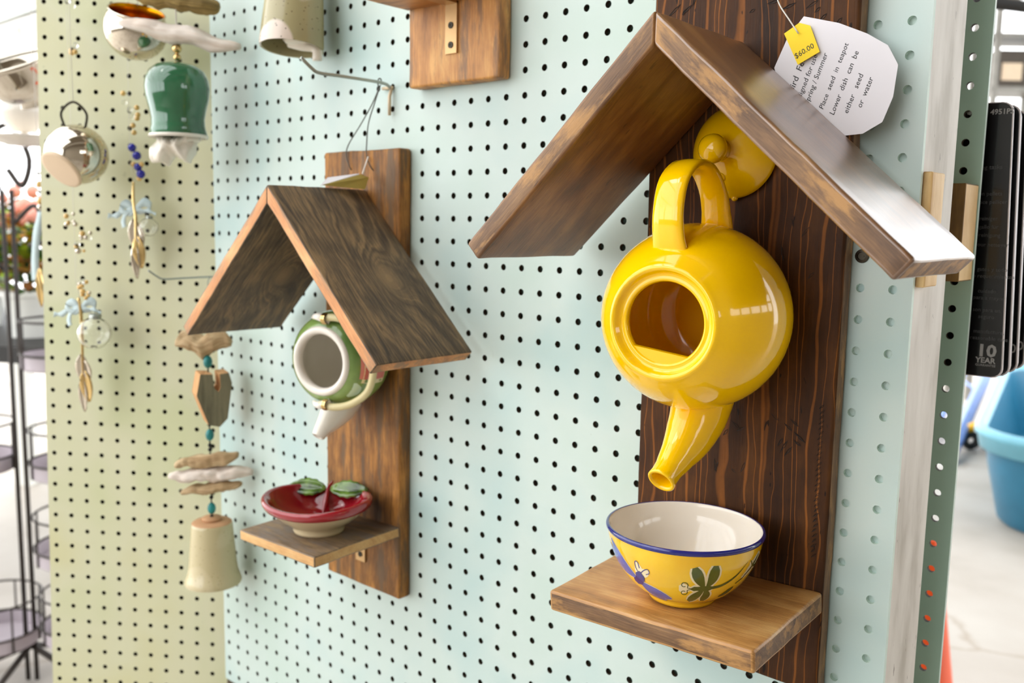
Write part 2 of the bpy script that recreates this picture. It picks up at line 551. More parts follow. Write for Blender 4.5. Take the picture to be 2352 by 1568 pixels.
class MB:
    """collects faces in inches, builds one mesh"""

    def __init__(self):
        self.v, self.f, self.m, self.g = [], [], [], []

    def add(self, vs, fs, mat=0, g=None):
        n = len(self.v)
        self.v += [Vector(p) for p in vs]
        self.g += [Vector(p) for p in (g if g is not None else vs)]
        self.f += [tuple(i + n for i in f) for f in fs]
        self.m += [mat] * len(fs) if isinstance(mat, int) else list(mat)

    def box(self, x0, x1, y0, y1, z0, z1, mat=0):
        vs = [(x, y, z) for x in (x0, x1) for y in (y0, y1) for z in (z0, z1)]
        fs = [(0, 1, 3, 2), (4, 6, 7, 5), (0, 4, 5, 1), (2, 3, 7, 6), (0, 2, 6, 4), (1, 5, 7, 3)]
        self.add(vs, fs, mat)

    def lathe(self, prof, c, ax=(0, 0, 1), n=48, mat=0, mats=None, closed=False):
        c = Vector(c)
        a = Vector(ax).normalized()
        u = Vector((1, 0, 0)) if abs(a.x) < .9 else Vector((0, 1, 0))
        u = (u - a * u.dot(a)).normalized()
        w = a.cross(u)
        vs, fs, ms = [], [], []
        k = len(prof)
        for (r, h) in prof:
            for i in range(n):
                t = 2 * math.pi * i / n
                vs.append(c + a * h + (u * math.cos(t) + w * math.sin(t)) * r)
        for j in range(k - 1):
            for i in range(n):
                i2 = (i + 1) % n
                fs.append((j * n + i, j * n + i2, (j + 1) * n + i2, (j + 1) * n + i))
                ms.append(mats[j] if mats else mat)
        self.add(vs, fs, ms)

    def tube(self, path, rad, n=12, mat=0, flat=None, cap=True):
        """tube along path; rad = number, list or list of (a,b); flat = reference side vector"""
        P = [Vector(p) for p in path]
        k = len(P)
        if not isinstance(rad, (list, tuple)):
            rad = [rad] * k
        vs, fs = [], []
        prev = None
        for i, p in enumerate(P):
            t = (P[min(i + 1, k - 1)] - P[max(i - 1, 0)]).normalized()
            if flat is not None:
                s = Vector(flat)
            elif prev is not None:
                s = prev
            else:
                s = Vector((0, 0, 1)) if abs(t.z) < .9 else Vector((1, 0, 0))
            s = (s - t * s.dot(t)).normalized()
            prev = s
            q = t.cross(s)
            r = rad[i]
            a, b = (r if isinstance(r, (list, tuple)) else (r, r))
            for j in range(n):
                th = 2 * math.pi * j / n
                vs.append(p + s * (math.cos(th) * a) + q * (math.sin(th) * b))
        for i in range(k - 1):
            for j in range(n):
                j2 = (j + 1) % n
                fs.append((i * n + j, i * n + j2, (i + 1) * n + j2, (i + 1) * n + j))
        if cap:
            fs.append(tuple(range(n))[::-1])
            fs.append(tuple((k - 1) * n + j for j in range(n)))
        self.add(vs, fs, mat)

    def ball(self, c, r, n=14, mat=0, sq=(1, 1, 1)):
        c = Vector(c)
        m = n // 2
        vs = [c + Vector((0, 0, r * sq[2]))]
        for j in range(1, m):
            p = math.pi * j / m
            for i in range(n):
                t = 2 * math.pi * i / n
                vs.append(c + Vector((math.sin(p) * math.cos(t) * r * sq[0], math.sin(p) * math.sin(t) * r * sq[1], math.cos(p) * r * sq[2])))
        vs.append(c - Vector((0, 0, r * sq[2])))
        fs = []
        for i in range(n):
            fs.append((0, 1 + i, 1 + (i + 1) % n))
            for j in range(m - 2):
                a, b = 1 + j * n, 1 + (j + 1) * n
                fs.append((a + i, b + i, b + (i + 1) % n, a + (i + 1) % n))
            e = 1 + (m - 2) * n
            fs.append((e + i, len(vs) - 1, e + (i + 1) % n))
        self.add(vs, fs, mat)

    def build(self, name, mats, parent=None, origin=None, smooth=True, sharp=35, recalc=True, kind=None, label=None):
        if not isinstance(mats, (list, tuple)):
            mats = [mats]
        if parent is not None:
            org = ORG[parent.name]
        else:
            org = Vector(origin) if origin is not None else sum(self.v, Vector()) / max(1, len(self.v))
        me = bpy.data.meshes.new(name)
        me.from_pydata([(p - org) * S for p in self.v], [], self.f)
        for mt in mats:
            me.materials.append(mt)
        me.polygons.foreach_set('material_index', self.m)
        if smooth:
            me.polygons.foreach_set('use_smooth', [True] * len(self.f))
        at = me.attributes.new('gr', 'FLOAT_VECTOR', 'POINT')
        at.data.foreach_set('vector', [c for p in self.g for c in p])
        if recalc:
            bm = bmesh.new()
            bm.from_mesh(me)
            bmesh.ops.recalc_face_normals(bm, faces=bm.faces)
            bm.to_mesh(me)
            bm.free()
        me.update()
        if smooth and sharp:
            me.set_sharp_from_angle(angle=math.radians(sharp))
        o = bpy.data.objects.new(name, me)
        COL.objects.link(o)
        if parent is not None:
            o.parent = parent
        else:
            o.location = W(org)
        ORG[o.name] = org
        if kind:
            o['kind'] = kind
        if label:
            o['label'] = label
        return o


def plank(name, p0, ex, ey, ez, L, Wd, T, mats, parent=None, bev=.09, wob=.02, warp=None, seed=0, nl=22, nw=8, cut=None, label=None, faces_mat=None):
    """board: length L along ex (grain), width Wd along ey, thickness T along ez"""
    p0, ex, ey, ez = Vector(p0), Vector(ex), Vector(ey), Vector(ez)
    bm = bmesh.new()
    vv = {}
    for i in range(nl + 1):
        for j in range(nw + 1):
            for k in (0, 1):
                if 0 < i < nl and 0 < j < nw:
                    pass
                vv[i, j, k] = bm.verts.new((L * i / nl, Wd * j / nw, T * k))
    for i in range(nl):
        for j in range(nw):
            bm.faces.new((vv[i, j, 0], vv[i, j + 1, 0], vv[i + 1, j + 1, 0], vv[i + 1, j, 0]))
            bm.faces.new((vv[i, j, 1], vv[i + 1, j, 1], vv[i + 1, j + 1, 1], vv[i, j + 1, 1]))
    for i in range(nl):
        for j in (0, nw):
            bm.faces.new((vv[i, j, 0], vv[i + 1, j, 0], vv[i + 1, j, 1], vv[i, j, 1]))
    for j in range(nw):
        for i in (0, nl):
            bm.faces.new((vv[i, j, 0], vv[i, j, 1], vv[i, j + 1, 1], vv[i, j + 1, 0]))
    bmesh.ops.recalc_face_normals(bm, faces=bm.faces)
    for f in bm.faces:
        f.material_index = 0 if abs(f.normal.z) > .9 else (1 if len(mats) > 1 else 0)
        if len(mats) > 2 and abs(f.normal.x) > .9:
            f.material_index = 2
    edges = [e for e in bm.edges if len(e.link_faces) == 2 and e.calc_face_angle() > .5]
    if bev:
        bmesh.ops.bevel(bm, geom=edges, offset=bev, segments=3, profile=.5, affect='EDGES', clamp_overlap=True)
    off = Vector((seed * 3.7 % 11, seed * 5.3 % 13, seed * 2.1 % 7))
    for v in bm.verts:
        c = v.co
        n = noise.noise_vector(Vector((c.x * .8, c.y * .8, c.z * .5)) + off)
        n2 = noise.noise_vector(c * 2.5 + off)
        c += Vector((n.x, n.y, n.z * .4)) * wob + n2 * wob * .35
    mb = MB()
    bm.verts.ensure_lookup_table()
    g = [v.co.copy() for v in bm.verts]
    vs = []
    for v in bm.verts:
        c = v.co.copy()
        if warp:
            c = warp(c)
        vs.append(p0 + ex * c.x + ey * c.y + ez * c.z)
    mb.add(vs, [tuple(v.index for v in f.verts) for f in bm.faces], [f.material_index for f in bm.faces], g)
    bm.free()
    mb.g = [q + off for q in mb.g] if not faces_mat else mb.g
    return mb.build(name, mats, parent, label=label)


def bez(pts, n=24):
    """Catmull-Rom through points"""
    P = [Vector(p) for p in pts]
    P = [P[0] * 2 - P[1]] + P + [P[-1] * 2 - P[-2]]
    out = []
    k = len(P) - 3
    for s in range(n + 1):
        x = s / n * k
        i = min(int(x), k - 1)
        t = x - i
        a, b, c, d = P[i:i + 4]
        out.append(.5 * ((2 * b) + (c - a) * t + (2 * a - 5 * b + 4 * c - d) * t * t + (3 * b - a - 3 * c + d) * t ** 3))
    return out


def lerp_list(vals, n):
    out = []
    k = len(vals) - 1
    for s in range(n + 1):
        x = s / n * k
        i = min(int(x), k - 1)
        t = x - i
        a, b = vals[i], vals[i + 1]
        if isinstance(a, (tuple, list)):
            out.append(tuple(p + (q - p) * t for p, q in zip(a, b)))
        else:
            out.append(a + (b - a) * t)
    return out


def text_obj(name, txt, p, ex, ey, size, mat, parent, shear=0.0, off=.01, align='LEFT', bold=0.0, sx=1.0):
    """flat lettering: baseline start p (inches), ex reading direction, ey up direction"""
    cu = bpy.data.curves.new(name, 'FONT')
    cu.body = txt
    cu.size = size * S
    cu.shear = shear
    cu.offset = bold * S
    cu.align_x = align
    cu.resolution_u = 2
    to = bpy.data.objects.new(name, cu)
    COL.objects.link(to)
    dg = bpy.context.evaluated_depsgraph_get()
    me = bpy.data.meshes.new_from_object(to.evaluated_get(dg))
    bpy.data.objects.remove(to, do_unlink=True)
    ex, ey = Vector(ex).normalized(), Vector(ey).normalized()
    ez = ex.cross(ey).normalized()
    Mx = Matrix(((ex.x * sx, ey.x, ez.x, 0), (ex.y * sx, ey.y, ez.y, 0), (ex.z * sx, ey.z, ez.z, 0), (0, 0, 0, 1)))
    q = (Vector(p) + ez * off - ORG[parent.name]) * S
    Mx.translation = q
    me.transform(Mx)
    me.materials.clear()
    me.materials.append(mat)
    o = bpy.data.objects.new(name, me)
    COL.objects.link(o)
    o.parent = parent
    return o


# ------------------------------------------------------------------ pegboards
def pegboard(name, P0, EU, EV, EN, u0, u1, v0, v1, mats, light_from=99, thick=.19, r=.14, skip=(), margin=(.5, .5, .5, .5), nseg=12, only_cols=None):
    """holes on the unit grid u0..u1, v0..v1 (v runs down); EN points into the wall"""
    P0, EU, EV, EN = Vector(P0), Vector(EU), Vector(EV), Vector(EN)
    verts, faces, ms = [], [], []
    ang = [2 * math.pi * (i + .5) / nseg for i in range(nseg)]
    for u in range(u0, u1 + 1):
        a0 = -.5 if u > u0 else -margin[0]
        a1 = .5 if u < u1 else margin[1]
        for v in range(v0, v1 + 1):
            b0 = -.5 if v > v0 else -margin[2]
            b1 = .5 if v < v1 else margin[3]
            hole = (u, v) not in skip and (only_cols is None or u in only_cols)
            c = P0 + EU * u + EV * v
            if not hole:
                n = len(verts)
                for d in (0, thick):
                    for (a, b) in ((a0, b0), (a1, b0), (a1, b1), (a0, b1)):
                        verts.append(c + EU * a + EV * b + EN * d)
                faces.append((n, n + 1, n + 2, n + 3))
                faces.append((n + 4, n + 7, n + 6, n + 5))
                ms += [0, 2]
                continue
            n = len(verts)
            for d in (0, thick):
                for t in ang:           # outer square points
                    x, y = math.cos(t), math.sin(t)
                    k = .5 / max(abs(x), abs(y))
                    x, y = x * k, y * k
                    if x < -.499 or (a0 != -.5 and x < 0 and abs(x) >= abs(y)):
                        x = a0 if x < 0 else x
                    if x > .499:
                        x = a1
                    if y < -.499:
                        y = b0
                    if y > .499:
                        y = b1
                    verts.append(c + EU * x + EV * y + EN * d)
                for t in ang:
                    jr = r
                    verts.append(c + EU * math.cos(t) * jr + EV * math.sin(t) * jr + EN * d)
            # true corners of the cell
            for d in (0, thick):
                for (a, b) in ((a1, b1), (a0, b1), (a0, b0), (a1, b0)):
                    verts.append(c + EU * a + EV * b + EN * d)
            ns = nseg
            for i in range(ns):
                j = (i + 1) % ns
                t0, t1 = ang[i], ang[i] + 2 * math.pi / ns
                corner = None
                for q in range(4):
                    tq = math.pi / 4 + q * math.pi / 2
                    if t0 < tq < t1:
                        corner = q
                for side in (0, 1):
                    o_ = n + side * 2 * ns
                    f = [o_ + i, o_ + j, o_ + ns + j, o_ + ns + i]
                    if corner is not None:
                        f = [o_ + i, n + 4 * ns + side * 4 + corner, o_ + j, o_ + ns + j, o_ + ns + i]
                    if side:
                        f = f[::-1]
                    faces.append(tuple(f))
                    ms.append(0 if side == 0 else 2)
                faces.append((n + ns + i, n + ns + j, n + 3 * ns + j, n + 3 * ns + i))
                ms.append(1 if u >= light_from else 2)
    # rim strips
    U0, U1, V0, V1 = u0 - margin[0], u1 + margin[1], v0 - margin[2], v1 + margin[3]
    for (a, b) in (((U0, V0), (U1, V0)), ((U1, V0), (U1, V1)), ((U1, V1), (U0, V1)), ((U0, V1), (U0, V0))):
        n = len(verts)
        for (p, d) in ((a, 0), (b, 0), (b, thick), (a, thick)):
            verts.append(P0 + EU * p[0] + EV * p[1] + EN * d)
        faces.append((n, n + 1, n + 2, n + 3))
        ms.append(1)
    mb = MB()
    mb.add(verts, faces, ms)
    o = mb.build(name, mats, origin=P0, smooth=False, recalc=False)
    o['kind'] = 'structure'
    return o


wall_mint = pegboard('wall_mint', (0, 0, 0), (1, 0, 0), (0, 0, -1), (0, 1, 0), -17, 21, -12, 33, [mint, mint_edge, hardboard], light_from=20, skip={(20, 6), (21, 5)}, margin=(.5, .58, .5, .5))
YT = Vector((-26.160321, -5.460059, 7.176555))
YX = Vector((0.780486, 0.624423, -0.030624))
YD = Vector((-0.030062, -0.011444, -0.999483))
YN = Vector((-0.62445, 0.781003, 0.00984))
wall_lime = pegboard('wall_lime', YT, YX, YD, YN, 0, 11, -6, 46, [lime, lime, hardboard], margin=(.45, .4, .5, .5))
wall_back = pegboard('wall_back', (-.09, 7, 0), (1, 0, 0), (0, 0, -1), (0, 1, 0), -17, 21, -12, 33, [mint_dark, mint_edge, hardboard], only_cols=(20, 21), margin=(.5, .6, .5, .5))


def structure(o):
    o['kind'] = 'structure'
    return o


# stud frame between the two pegboards
def stud(x0, x1, y0, y1, z0=-67, z1=24, m=None, name='trim_1'):
    mb = MB()
    nz = 30
    vs, fs = [], []
    for i in range(nz + 1):
        z = z0 + (z1 - z0) * i / nz
        vs += [(x0, y0, z), (x1, y0, z), (x1, y1, z), (x0, y1, z)]
    for i in range(nz):
        for j in range(4):
            fs.append((i * 4 + j, i * 4 + (j + 1) % 4, i * 4 + 4 + (j + 1) % 4, i * 4 + 4 + j))
    fs += [(3, 2, 1, 0), tuple(nz * 4 + j for j in range(4))]
    mb.add(vs, fs)
    return structure(mb.build(name, m or post_paint, smooth=False))


stud(19.8, 21.52, .2, 3.6, name='trim_1')
mb = MB()
mb.box(19.79, 21.5, .185, .198, -50, 14)
structure(mb.build('trim_8', mint, smooth=False))
stud(-17.4, -15.9, .22, 3.6, name='trim_2', m=dark_stud)
for nm, z0, z1 in (('trim_3', 12.5, 14), ('trim_4', -35, -33.5)):
    mb = MB()
    mb.box(-17.5, 21.5, .1, 7.2, z0, z1)
    structure(mb.build(nm, dark_stud, smooth=False))
mb = MB()
mb.box(-17.6, -17.45, 3.6, 7.2, -35, 14)
structure(mb.build('trim_5', dark_stud, smooth=False))
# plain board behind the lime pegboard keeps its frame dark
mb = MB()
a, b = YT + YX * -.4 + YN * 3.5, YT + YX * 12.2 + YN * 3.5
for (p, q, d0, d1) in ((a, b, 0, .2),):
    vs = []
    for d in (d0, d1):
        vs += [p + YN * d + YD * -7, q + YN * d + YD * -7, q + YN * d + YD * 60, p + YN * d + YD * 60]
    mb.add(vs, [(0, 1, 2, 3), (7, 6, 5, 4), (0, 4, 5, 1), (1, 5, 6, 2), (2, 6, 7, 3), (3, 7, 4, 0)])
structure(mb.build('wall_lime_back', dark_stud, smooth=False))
for k, (ua, ub) in enumerate(((-.3, 1.1 - 1.0), (11.0, 12.2))):
    mb = MB()
    vs = []
    for d in (.24, 3.5):
        for (uu, dd) in ((ua, -7), (ub, -7), (ub, 73), (ua, 73)):
            vs.append(YT + YX * uu + YN * d + YD * dd)
    mb.add(vs, [(0, 1, 2, 3), (7, 6, 5, 4), (0, 4, 5, 1), (1, 5, 6, 2), (2, 6, 7, 3), (3, 7, 4, 0)])
    structure(mb.build('trim_%d' % (6 + k), dark_stud, smooth=False))
# lime board under the mint one
mb = MB()
mb.box(-17.6, 21.5, .25, .5, -66.9, -33.4)
structure(mb.build('wall_lower', lime, smooth=False))

# floor
mb = MB()
mb.add([(-700, -300, -67), (500, -300, -67), (500, 900, -67), (-700, 900, -67)], [(0, 1, 2, 3)])
fl = mb.build('floor', concrete, smooth=False, recalc=False)
structure(fl)

# unseen greenhouse shell around and behind the camera, shaped to steer the light: translucent canopy, beams, wall with windows
cn_m, cN, cL, cB = node_mat('polycarbonate_canopy')
ctr = cN.new('ShaderNodeBsdfTranslucent')
ctr.inputs['Color'].default_value = (.95, .95, .95, 1)
cdf = cN.new('ShaderNodeBsdfDiffuse')
cdf.inputs['Color'].default_value = (.75, .75, .73, 1)
cmx = cN.new('ShaderNodeMixShader')
cmx.inputs[0].default_value = .12
cL.new(ctr.outputs[0], cmx.inputs[1])
cL.new(cdf.outputs[0], cmx.inputs[2])
cL.new(cmx.outputs[0], cN['Material Output'].inputs['Surface'])
ZC = 75
CEIL = [(-260, -52), (-30, -52), (0, -52)]
mb = MB()


def flat(mb, x0, x1, y0, y1, z=ZC):
    mb.add([(x0, y0, z), (x1, y0, z), (x1, y1, z), (x0, y1, z)], [(0, 1, 2, 3)])


# open skylight between x -40..2, y -66..-12; translucent to the left, unseen solid boards added to darken the right
flat(mb, -260, 30, -300, -66)
flat(mb, -260, -40, -66, -12)
flat(mb, -260, -75, -12, 60)
structure(mb.build('ceiling', cn_m, smooth=False, recalc=False))
solid_m = plain('light_blocker_board', lin(128, 120, 108), .7, var=.05)
mb = MB()
flat(mb, 30, 320, -300, -66)
flat(mb, 2, 320, -66, -12)
flat(mb, -75, 320, -12, 60)
flat(mb, -75, 320, 60, 108)
flat(mb, -75, 8, 108, 330)  # unseen awning shaped to dim the yard floor but leave the roof glare
structure(mb.build('ceiling_right_blocker', solid_m, smooth=False, recalc=False))
k = 9
for x in (-200, -120, -40.5, -20, 2.5, 60, 140, 220, 300):
    mb = MB()
    mb.box(x - 1, x + 1, -300, 60, ZC - 5, ZC - .5)
    structure(mb.build('trim_%d' % k, white_paint, smooth=False))
    k += 1
mb = MB()
mb.box(-260, 320, -302, -300, -67, -30)
mb.box(70, 320, -302, -300, -30, ZC)
for x in (-260, -180, -100, -20):
    mb.box(x, x + 6, -302, -300, -30, ZC)
structure(mb.build('wall_rear_blocker', solid_m, smooth=False))  # unseen rear wall, closed at right to hold back light
# unseen side wall added to darken the right, with a band of windows
mb = MB()
XR = 110
mb.box(XR, XR + 2, -300, 90, -67, 4)
mb.box(XR, XR + 2, -300, 90, 34, ZC)
mb.box(XR, XR + 2, -300, -40, 4, 34)
for y in (-40, -12, 14, 40, 64, 86):
    mb.box(XR, XR + 2, y, y + 4, 4, 34)
mb.box(XR, XR + 2, -40, 90, 18, 21)
structure(mb.build('wall_right_blocker', solid_m, smooth=False))

# ------------------------------------------------------------------ feeders
def roof_pair(parent, rx, rz_in, sl, sr, Ll, Lr, T, y0, y1, mats, seeds, knot_seed=None, bev=.09, wob=.02):
    """two mitred roof boards meeting over x=rx; rz_in = inner ridge height, sl/sr slope angles"""
    Wd = y1 - y0
    for side, sa, L, sd in ((-1, sl, Ll, seeds[0]), (1, sr, Lr, seeds[1])):
        ex = Vector((side * math.cos(sa), 0, -math.sin(sa)))      # down the slope
        ez = Vector((side * math.sin(sa), 0, math.cos(sa)))       # outward
        tn = math.tan(sa)

        def warp(c, tn=tn, L=L):
            k = max(0.0, 1 - c.x / 3.0)
            return Vector((c.x - c.z * tn * k, c.y, c.z))
        plank('roof_board', (rx, y0, rz_in), ex, (0, 1, 0), ez, L, Wd, T, mats[0 if side < 0 else 1], parent, bev=bev, wob=wob, warp=warp, seed=sd)


# --- large feeder
FB = thing('wooden_bird_feeder', 'large dark-stained wooden feeder board with peaked roof, holding the yellow teapot and bowl', 'bird feeder', (16.1, 0, -20.5))
plank('backboard', (12.5, -.75, -20.45), (0, 0, 1), (1, 0, 0), (0, 1, 0), 30.5, 7.22, .74, [big_back_w, big_edge_w], FB, bev=.11, wob=.03, seed=3, nl=40)
roof_pair(FB, 16.03, -.14, math.radians(43.2), math.radians(41.9), 9.15, 9.38, .72, -6.3, -.86, [[big_roof_l, big_edge_w], [big_roof_w, big_edge_w]], (1, 2), bev=.10, wob=.035)
# shelf, sagging a little to the left and the front
sx_ = Vector((1, 0, .045)).normalized()
sy_ = Vector((0, 1, .05)).normalized()
sz_ = sx_.cross(sy_).normalized()
plank('shelf', Vector((12.28, -5.68, -17.46)) - sz_ * .72, sx_, sy_, sz_, 7.45, 4.92, .72, [big_shelf_w, big_edge_w], FB, bev=.1, wob=.025, seed=6)

SAW = [(12.99, 1.93, 13.57, 2.38), (13.59, 1.99, 14.0, 2.29), (14.0, 2.22, 14.16, 2.6), (13.75, 2.19, 13.64, 1.97), (16.69, 1.92, 17.13, 1.99), (16.1, 1.73, 16.32, 1.83), (17.15, 1.66, 17.71, 1.84), (18.01, 1.6, 18.41, 1.81), (18.45, 1.16, 18.71, 1.38), (18.74, 0.93, 18.93, 1.09), (19.0, 1.02, 19.19, 1.19), (18.3, 1.44, 18.49, 1.6)]
SAW += [(17.6, -11.27, 17.92, -11.48), (18.08, -11.52, 18.39, -11.76), (18.29, -11.36, 18.6, -11.58), (18.42, -11.75, 18.85, -12.08), (18.44, -12.04, 18.71, -12.21), (17.99, -12.56, 18.26, -12.07), (18.14, -12.65, 18.42, -12.26), (17.9, -12.35, 18.08, -12.03), (16.2, -11.74, 16.54, -11.99), (16.39, -12.09, 16.7, -11.89), (15.64, -13.61, 15.79, -13.27), (16.63, -13.5, 16.8, -13.08), (16.29, -13.41, 16.46, -13.53), (15.61, -13.15, 15.73, -13.67), (17.65, -5.68, 17.76, -6.24), (18.3, -5.45, 18.56, -5.11), (18.6, -6.76, 18.8, -6.54), (17.55, -7.67, 17.84, -7.51), (15.91, -12.32, 16.09, -12.06)]
SAW += [(19.22 + .02 * (i % 3), -10.9 - .17 * i, 19.4 + .03 * (i % 2), -10.72 - .17 * i) for i in range(30)]
SAW += [(17.3 + .2 * i, 3.2 + .05 * (i % 2), 17.9 + .2 * i, 3.75 + .05 * (i % 3)) for i in range(8)]
mb = MB()
for i, (x0, z0_, x1, z1_) in enumerate(SAW):
    d = Vector((x1 - x0, 0, z1_ - z0_))
    q = Vector((-d.z, 0, d.x)).normalized() * (.03 if i > 30 else .045)
    a_, b_ = Vector((x0, -.765, z0_)), Vector((x1, -.765, z1_))
    m_ = a_.lerp(b_, .6)
    mb.add([a_, m_ + q, b_, m_ - q, m_ + Vector((0, .03, 0))], [(0, 1, 4), (1, 2, 4), (2, 3, 4), (3, 0, 4)])
mb.build('saw_marks', plain('gouge', lin(26, 15, 8), .7), FB, smooth=False, kind='stuff')

# --- small feeder
FS = thing('wooden_bird_feeder', 'smaller weathered wooden feeder board with grey peaked roof, holding the green teapot and red dish', 'bird feeder', (-3.44, 0, -23.2))
plank('backboard', (-6.2, -.75, -23.22), (0, 0, 1), (1, 0, 0), (0, 1, 0), 21.35, 5.5, .74, [sm_back_w, sm_back_w], FS, bev=.12, wob=.03, seed=4, nl=30)
roof_pair(FS, -3.1, -4.5, math.radians(42.6), math.radians(44.6), 9.35, 9.35, .58, -6.12, -.76, [[sm_roof_w, sm_edge_w]] * 2, (0, 0), bev=.05, wob=.03)
sx2 = Vector((1, 0, .028)).normalized()
sy2 = Vector((0, 1, .022)).normalized()
sz2 = sx2.cross(sy2).normalized()
plank('shelf', Vector((-6.5, -5.68, -19.86)) - sz2 * .5, sx2, sy2, sz2, 5.8, 4.94, .5, [sm_shelf_w, sm_shelf_edge_w], FS, bev=.05, wob=.03, seed=8)


def bracket(parent, x0, x1, ztop, zbot, yf, ydeep, mat):
    mb = MB()
    mb.box(x0, x1, yf - .09, yf, zbot, ztop)
    mb.box(x0, x1, yf - ydeep, yf, ztop - .09, ztop)
    br = mb.build('metal_bracket', mat, parent, smooth=False)
    for z in (zbot + .35, zbot + (ztop - zbot) * .55):
        s = MB()
        s.lathe([(0, -.02), (.12, -.02), (.14, .03), (.05, .03), (.04, .01), (0, .01)], ((x0 + x1) / 2, yf - .09, z), (0, -1, 0), 12)
        so = s.build('screw', dark_metal, None, origin=ORG[parent.name])
        so.parent = br
        so.location = (0, 0, 0)
    return br


bracket(FS, -3.78, -3.1, -20.27, -21.95, -.76, 1.4, brass_screw)

# --- feeder cut off at the top
FT = thing('wooden_bird_feeder', 'amber wooden feeder board at the top edge, only its lower end and shelf in view', 'bird feeder', (2.6, 0, .7))
plank('backboard', (-.12, -.75, .68), (0, 0, 1), (1, 0, 0), (0, 1, 0), 20, 5.35, .74, [top_back_w, top_back_w], FT, bev=.12, wob=.03, seed=9, nl=30)
plank('shelf', (-.12, -5.7, 3.98), (1, 0, 0), (0, 1, 0), (0, 0, 1), 5.3, 4.94, .55, [top_back_w, sm_shelf_edge_w], FT, bev=.05, wob=.02, seed=12)
bracket(FT, 2.25, 2.92, 3.97, 1.88, -.76, 1.5, brass_screw)

# ------------------------------------------------------------------ yellow teapot
TP_AX = Vector((math.sin(math.radians(7)), -math.cos(math.radians(7)), 0.0)).normalized()
TP_B = Vector((15.68, -.78, -8.03))


def sphere_prof(R, hc, h0, h1, n):
    return [(math.sqrt(max(0, R * R - (h - hc) ** 2)), h) for h in [h0 + (h1 - h0) * i / n for i in range(n + 1)]]


TP = thing('teapot', 'large glossy yellow teapot mounted sideways on the big feeder, handle up and spout down', 'teapot', (16.1, -.76, -11.0))
mb = MB()
prof = [(0, .02), (1.55, .0), (1.62, .08), (1.66, .2)]
prof += sphere_prof(2.98, 2.3, .5, 2.3, 12) + [(2.98 * math.sqrt(1 - (q * .19 / 3.25) ** 2), 2.3 + q * .19) for q in range(1, 12)]
prof += [(2.13, 4.56), (1.98, 4.7), (1.86, 4.8), (1.77, 4.88), (1.7, 4.96), (1.62, 4.97), (1.55, 4.91), (1.5, 4.82), (1.44, 4.76), (1.38, 4.75), (1.31, 4.78), (1.25, 4.75), (1.22, 4.66), (1.24, 4.53), (1.7, 4.35)]
prof += [(r, h) for r, h in sphere_prof(2.8, 2.3, 4.0, .6, 12)] + [(1.5, .32), (0, .3)]
mb.lathe(prof, TP_B, TP_AX, 96)
# strainer lip across the lower part of the opening
cc = TP_B + TP_AX * 4.72
ux = Vector((TP_AX.y * -1, TP_AX.x, 0)).normalized()
if ux.x < 0:
    ux = -ux
uz = Vector((0, 0, 1))
n0, n1_ = [], []
tilt = math.radians(-7)
for i in range(15):
    t = math.radians(222 + (318 - 222) * i / 14) + tilt
    n0.append(cc + (ux * math.cos(t) + uz * math.sin(t)) * 1.32)
e0, e1 = n0[0], n0[-1]
ch = [e0.lerp(e1, i / 14) for i in range(15)]
vs = n0 + [p + TP_AX * .04 for p in ch] + [p - TP_AX * .08 + uz * .03 for p in ch] + [p - TP_AX * .35 - uz * .1 for p in ch]
fs = []
for r_ in range(3):
    for i in range(14):
        fs.append((r_ * 15 + i, r_ * 15 + i + 1, r_ * 15 + 16 + i, r_ * 15 + 15 + i))
mb.add(vs, fs)
mb.build('teapot_body', yellow_glaze, TP, sharp=60, recalc=False)
# handle strap
X = 16.1
hp = bez([(X, -5.0, -6.1), (X, -5.2, -5.5), (X, -5.27, -4.7), (X, -5.0, -3.8), (X, -4.2, -3.28), (X, -3.3, -3.4), (X, -2.65, -4.0), (X, -2.35, -4.7), (X, -2.2, -5.6)], 40)
mb = MB()
prev = None
wid = lerp_list([.66, .56, .53, .53, .5, .5, .5, .52, .62], 40)
hv, hf = [], []
prof_h = [(-1, 0), (-.85, .5), (-.4, .8), (0, .88), (.4, .8), (.85, .5), (1, 0), (.85, -.5), (.4, -.62), (0, -.66), (-.4, -.62), (-.85, -.5)]
for i, p in enumerate(hp):
    t = (hp[min(i + 1, 40)] - hp[max(i - 1, 0)]).normalized()
    nrm = Vector((1, 0, 0)).cross(t).normalized()
    for (a, b) in prof_h:
        hv.append(p + Vector((1, 0, 0)) * a * wid[i] + nrm * (-b) * .2)
for i in range(40):
    for j in range(12):
        j2 = (j + 1) % 12
        hf.append((i * 12 + j, i * 12 + j2, i * 12 + 12 + j2, i * 12 + 12 + j))
mb.add(hv, hf)
mb.build('handle', yellow_glaze, TP, sharp=0)
# spout
sp = bez([(X, -2.55, -10.2), (X, -2.7, -10.75), (X, -2.95, -11.3), (X, -3.5, -11.9), (X, -4.1, -12.35), (X, -4.65, -12.72), (X, -5.05, -13.0)], 36)
rs = lerp_list([(1.36, 1.0), (1.24, .95), (1.08, .88), (.86, .74), (.62, .56), (.46, .44), (.43, .42)], 36)
mb = MB()
vs, fs = [], []
ns = 28
for i, p in enumerate(sp):
    t = (sp[min(i + 1, 36)] - sp[max(i - 1, 0)]).normalized()
    q = Vector((1, 0, 0)).cross(t).normalized()
    a, b = rs[i]
    if i > 33:
        a += (i - 33) * .012
        b += (i - 33) * .012
    for j in range(ns):
        th = 2 * math.pi * j / ns
        vs.append(p + q * math.cos(th) * a + Vector((1, 0, 0)) * math.sin(th) * b)
t = (sp[36] - sp[35]).normalized()
q = Vector((1, 0, 0)).cross(t).normalized()
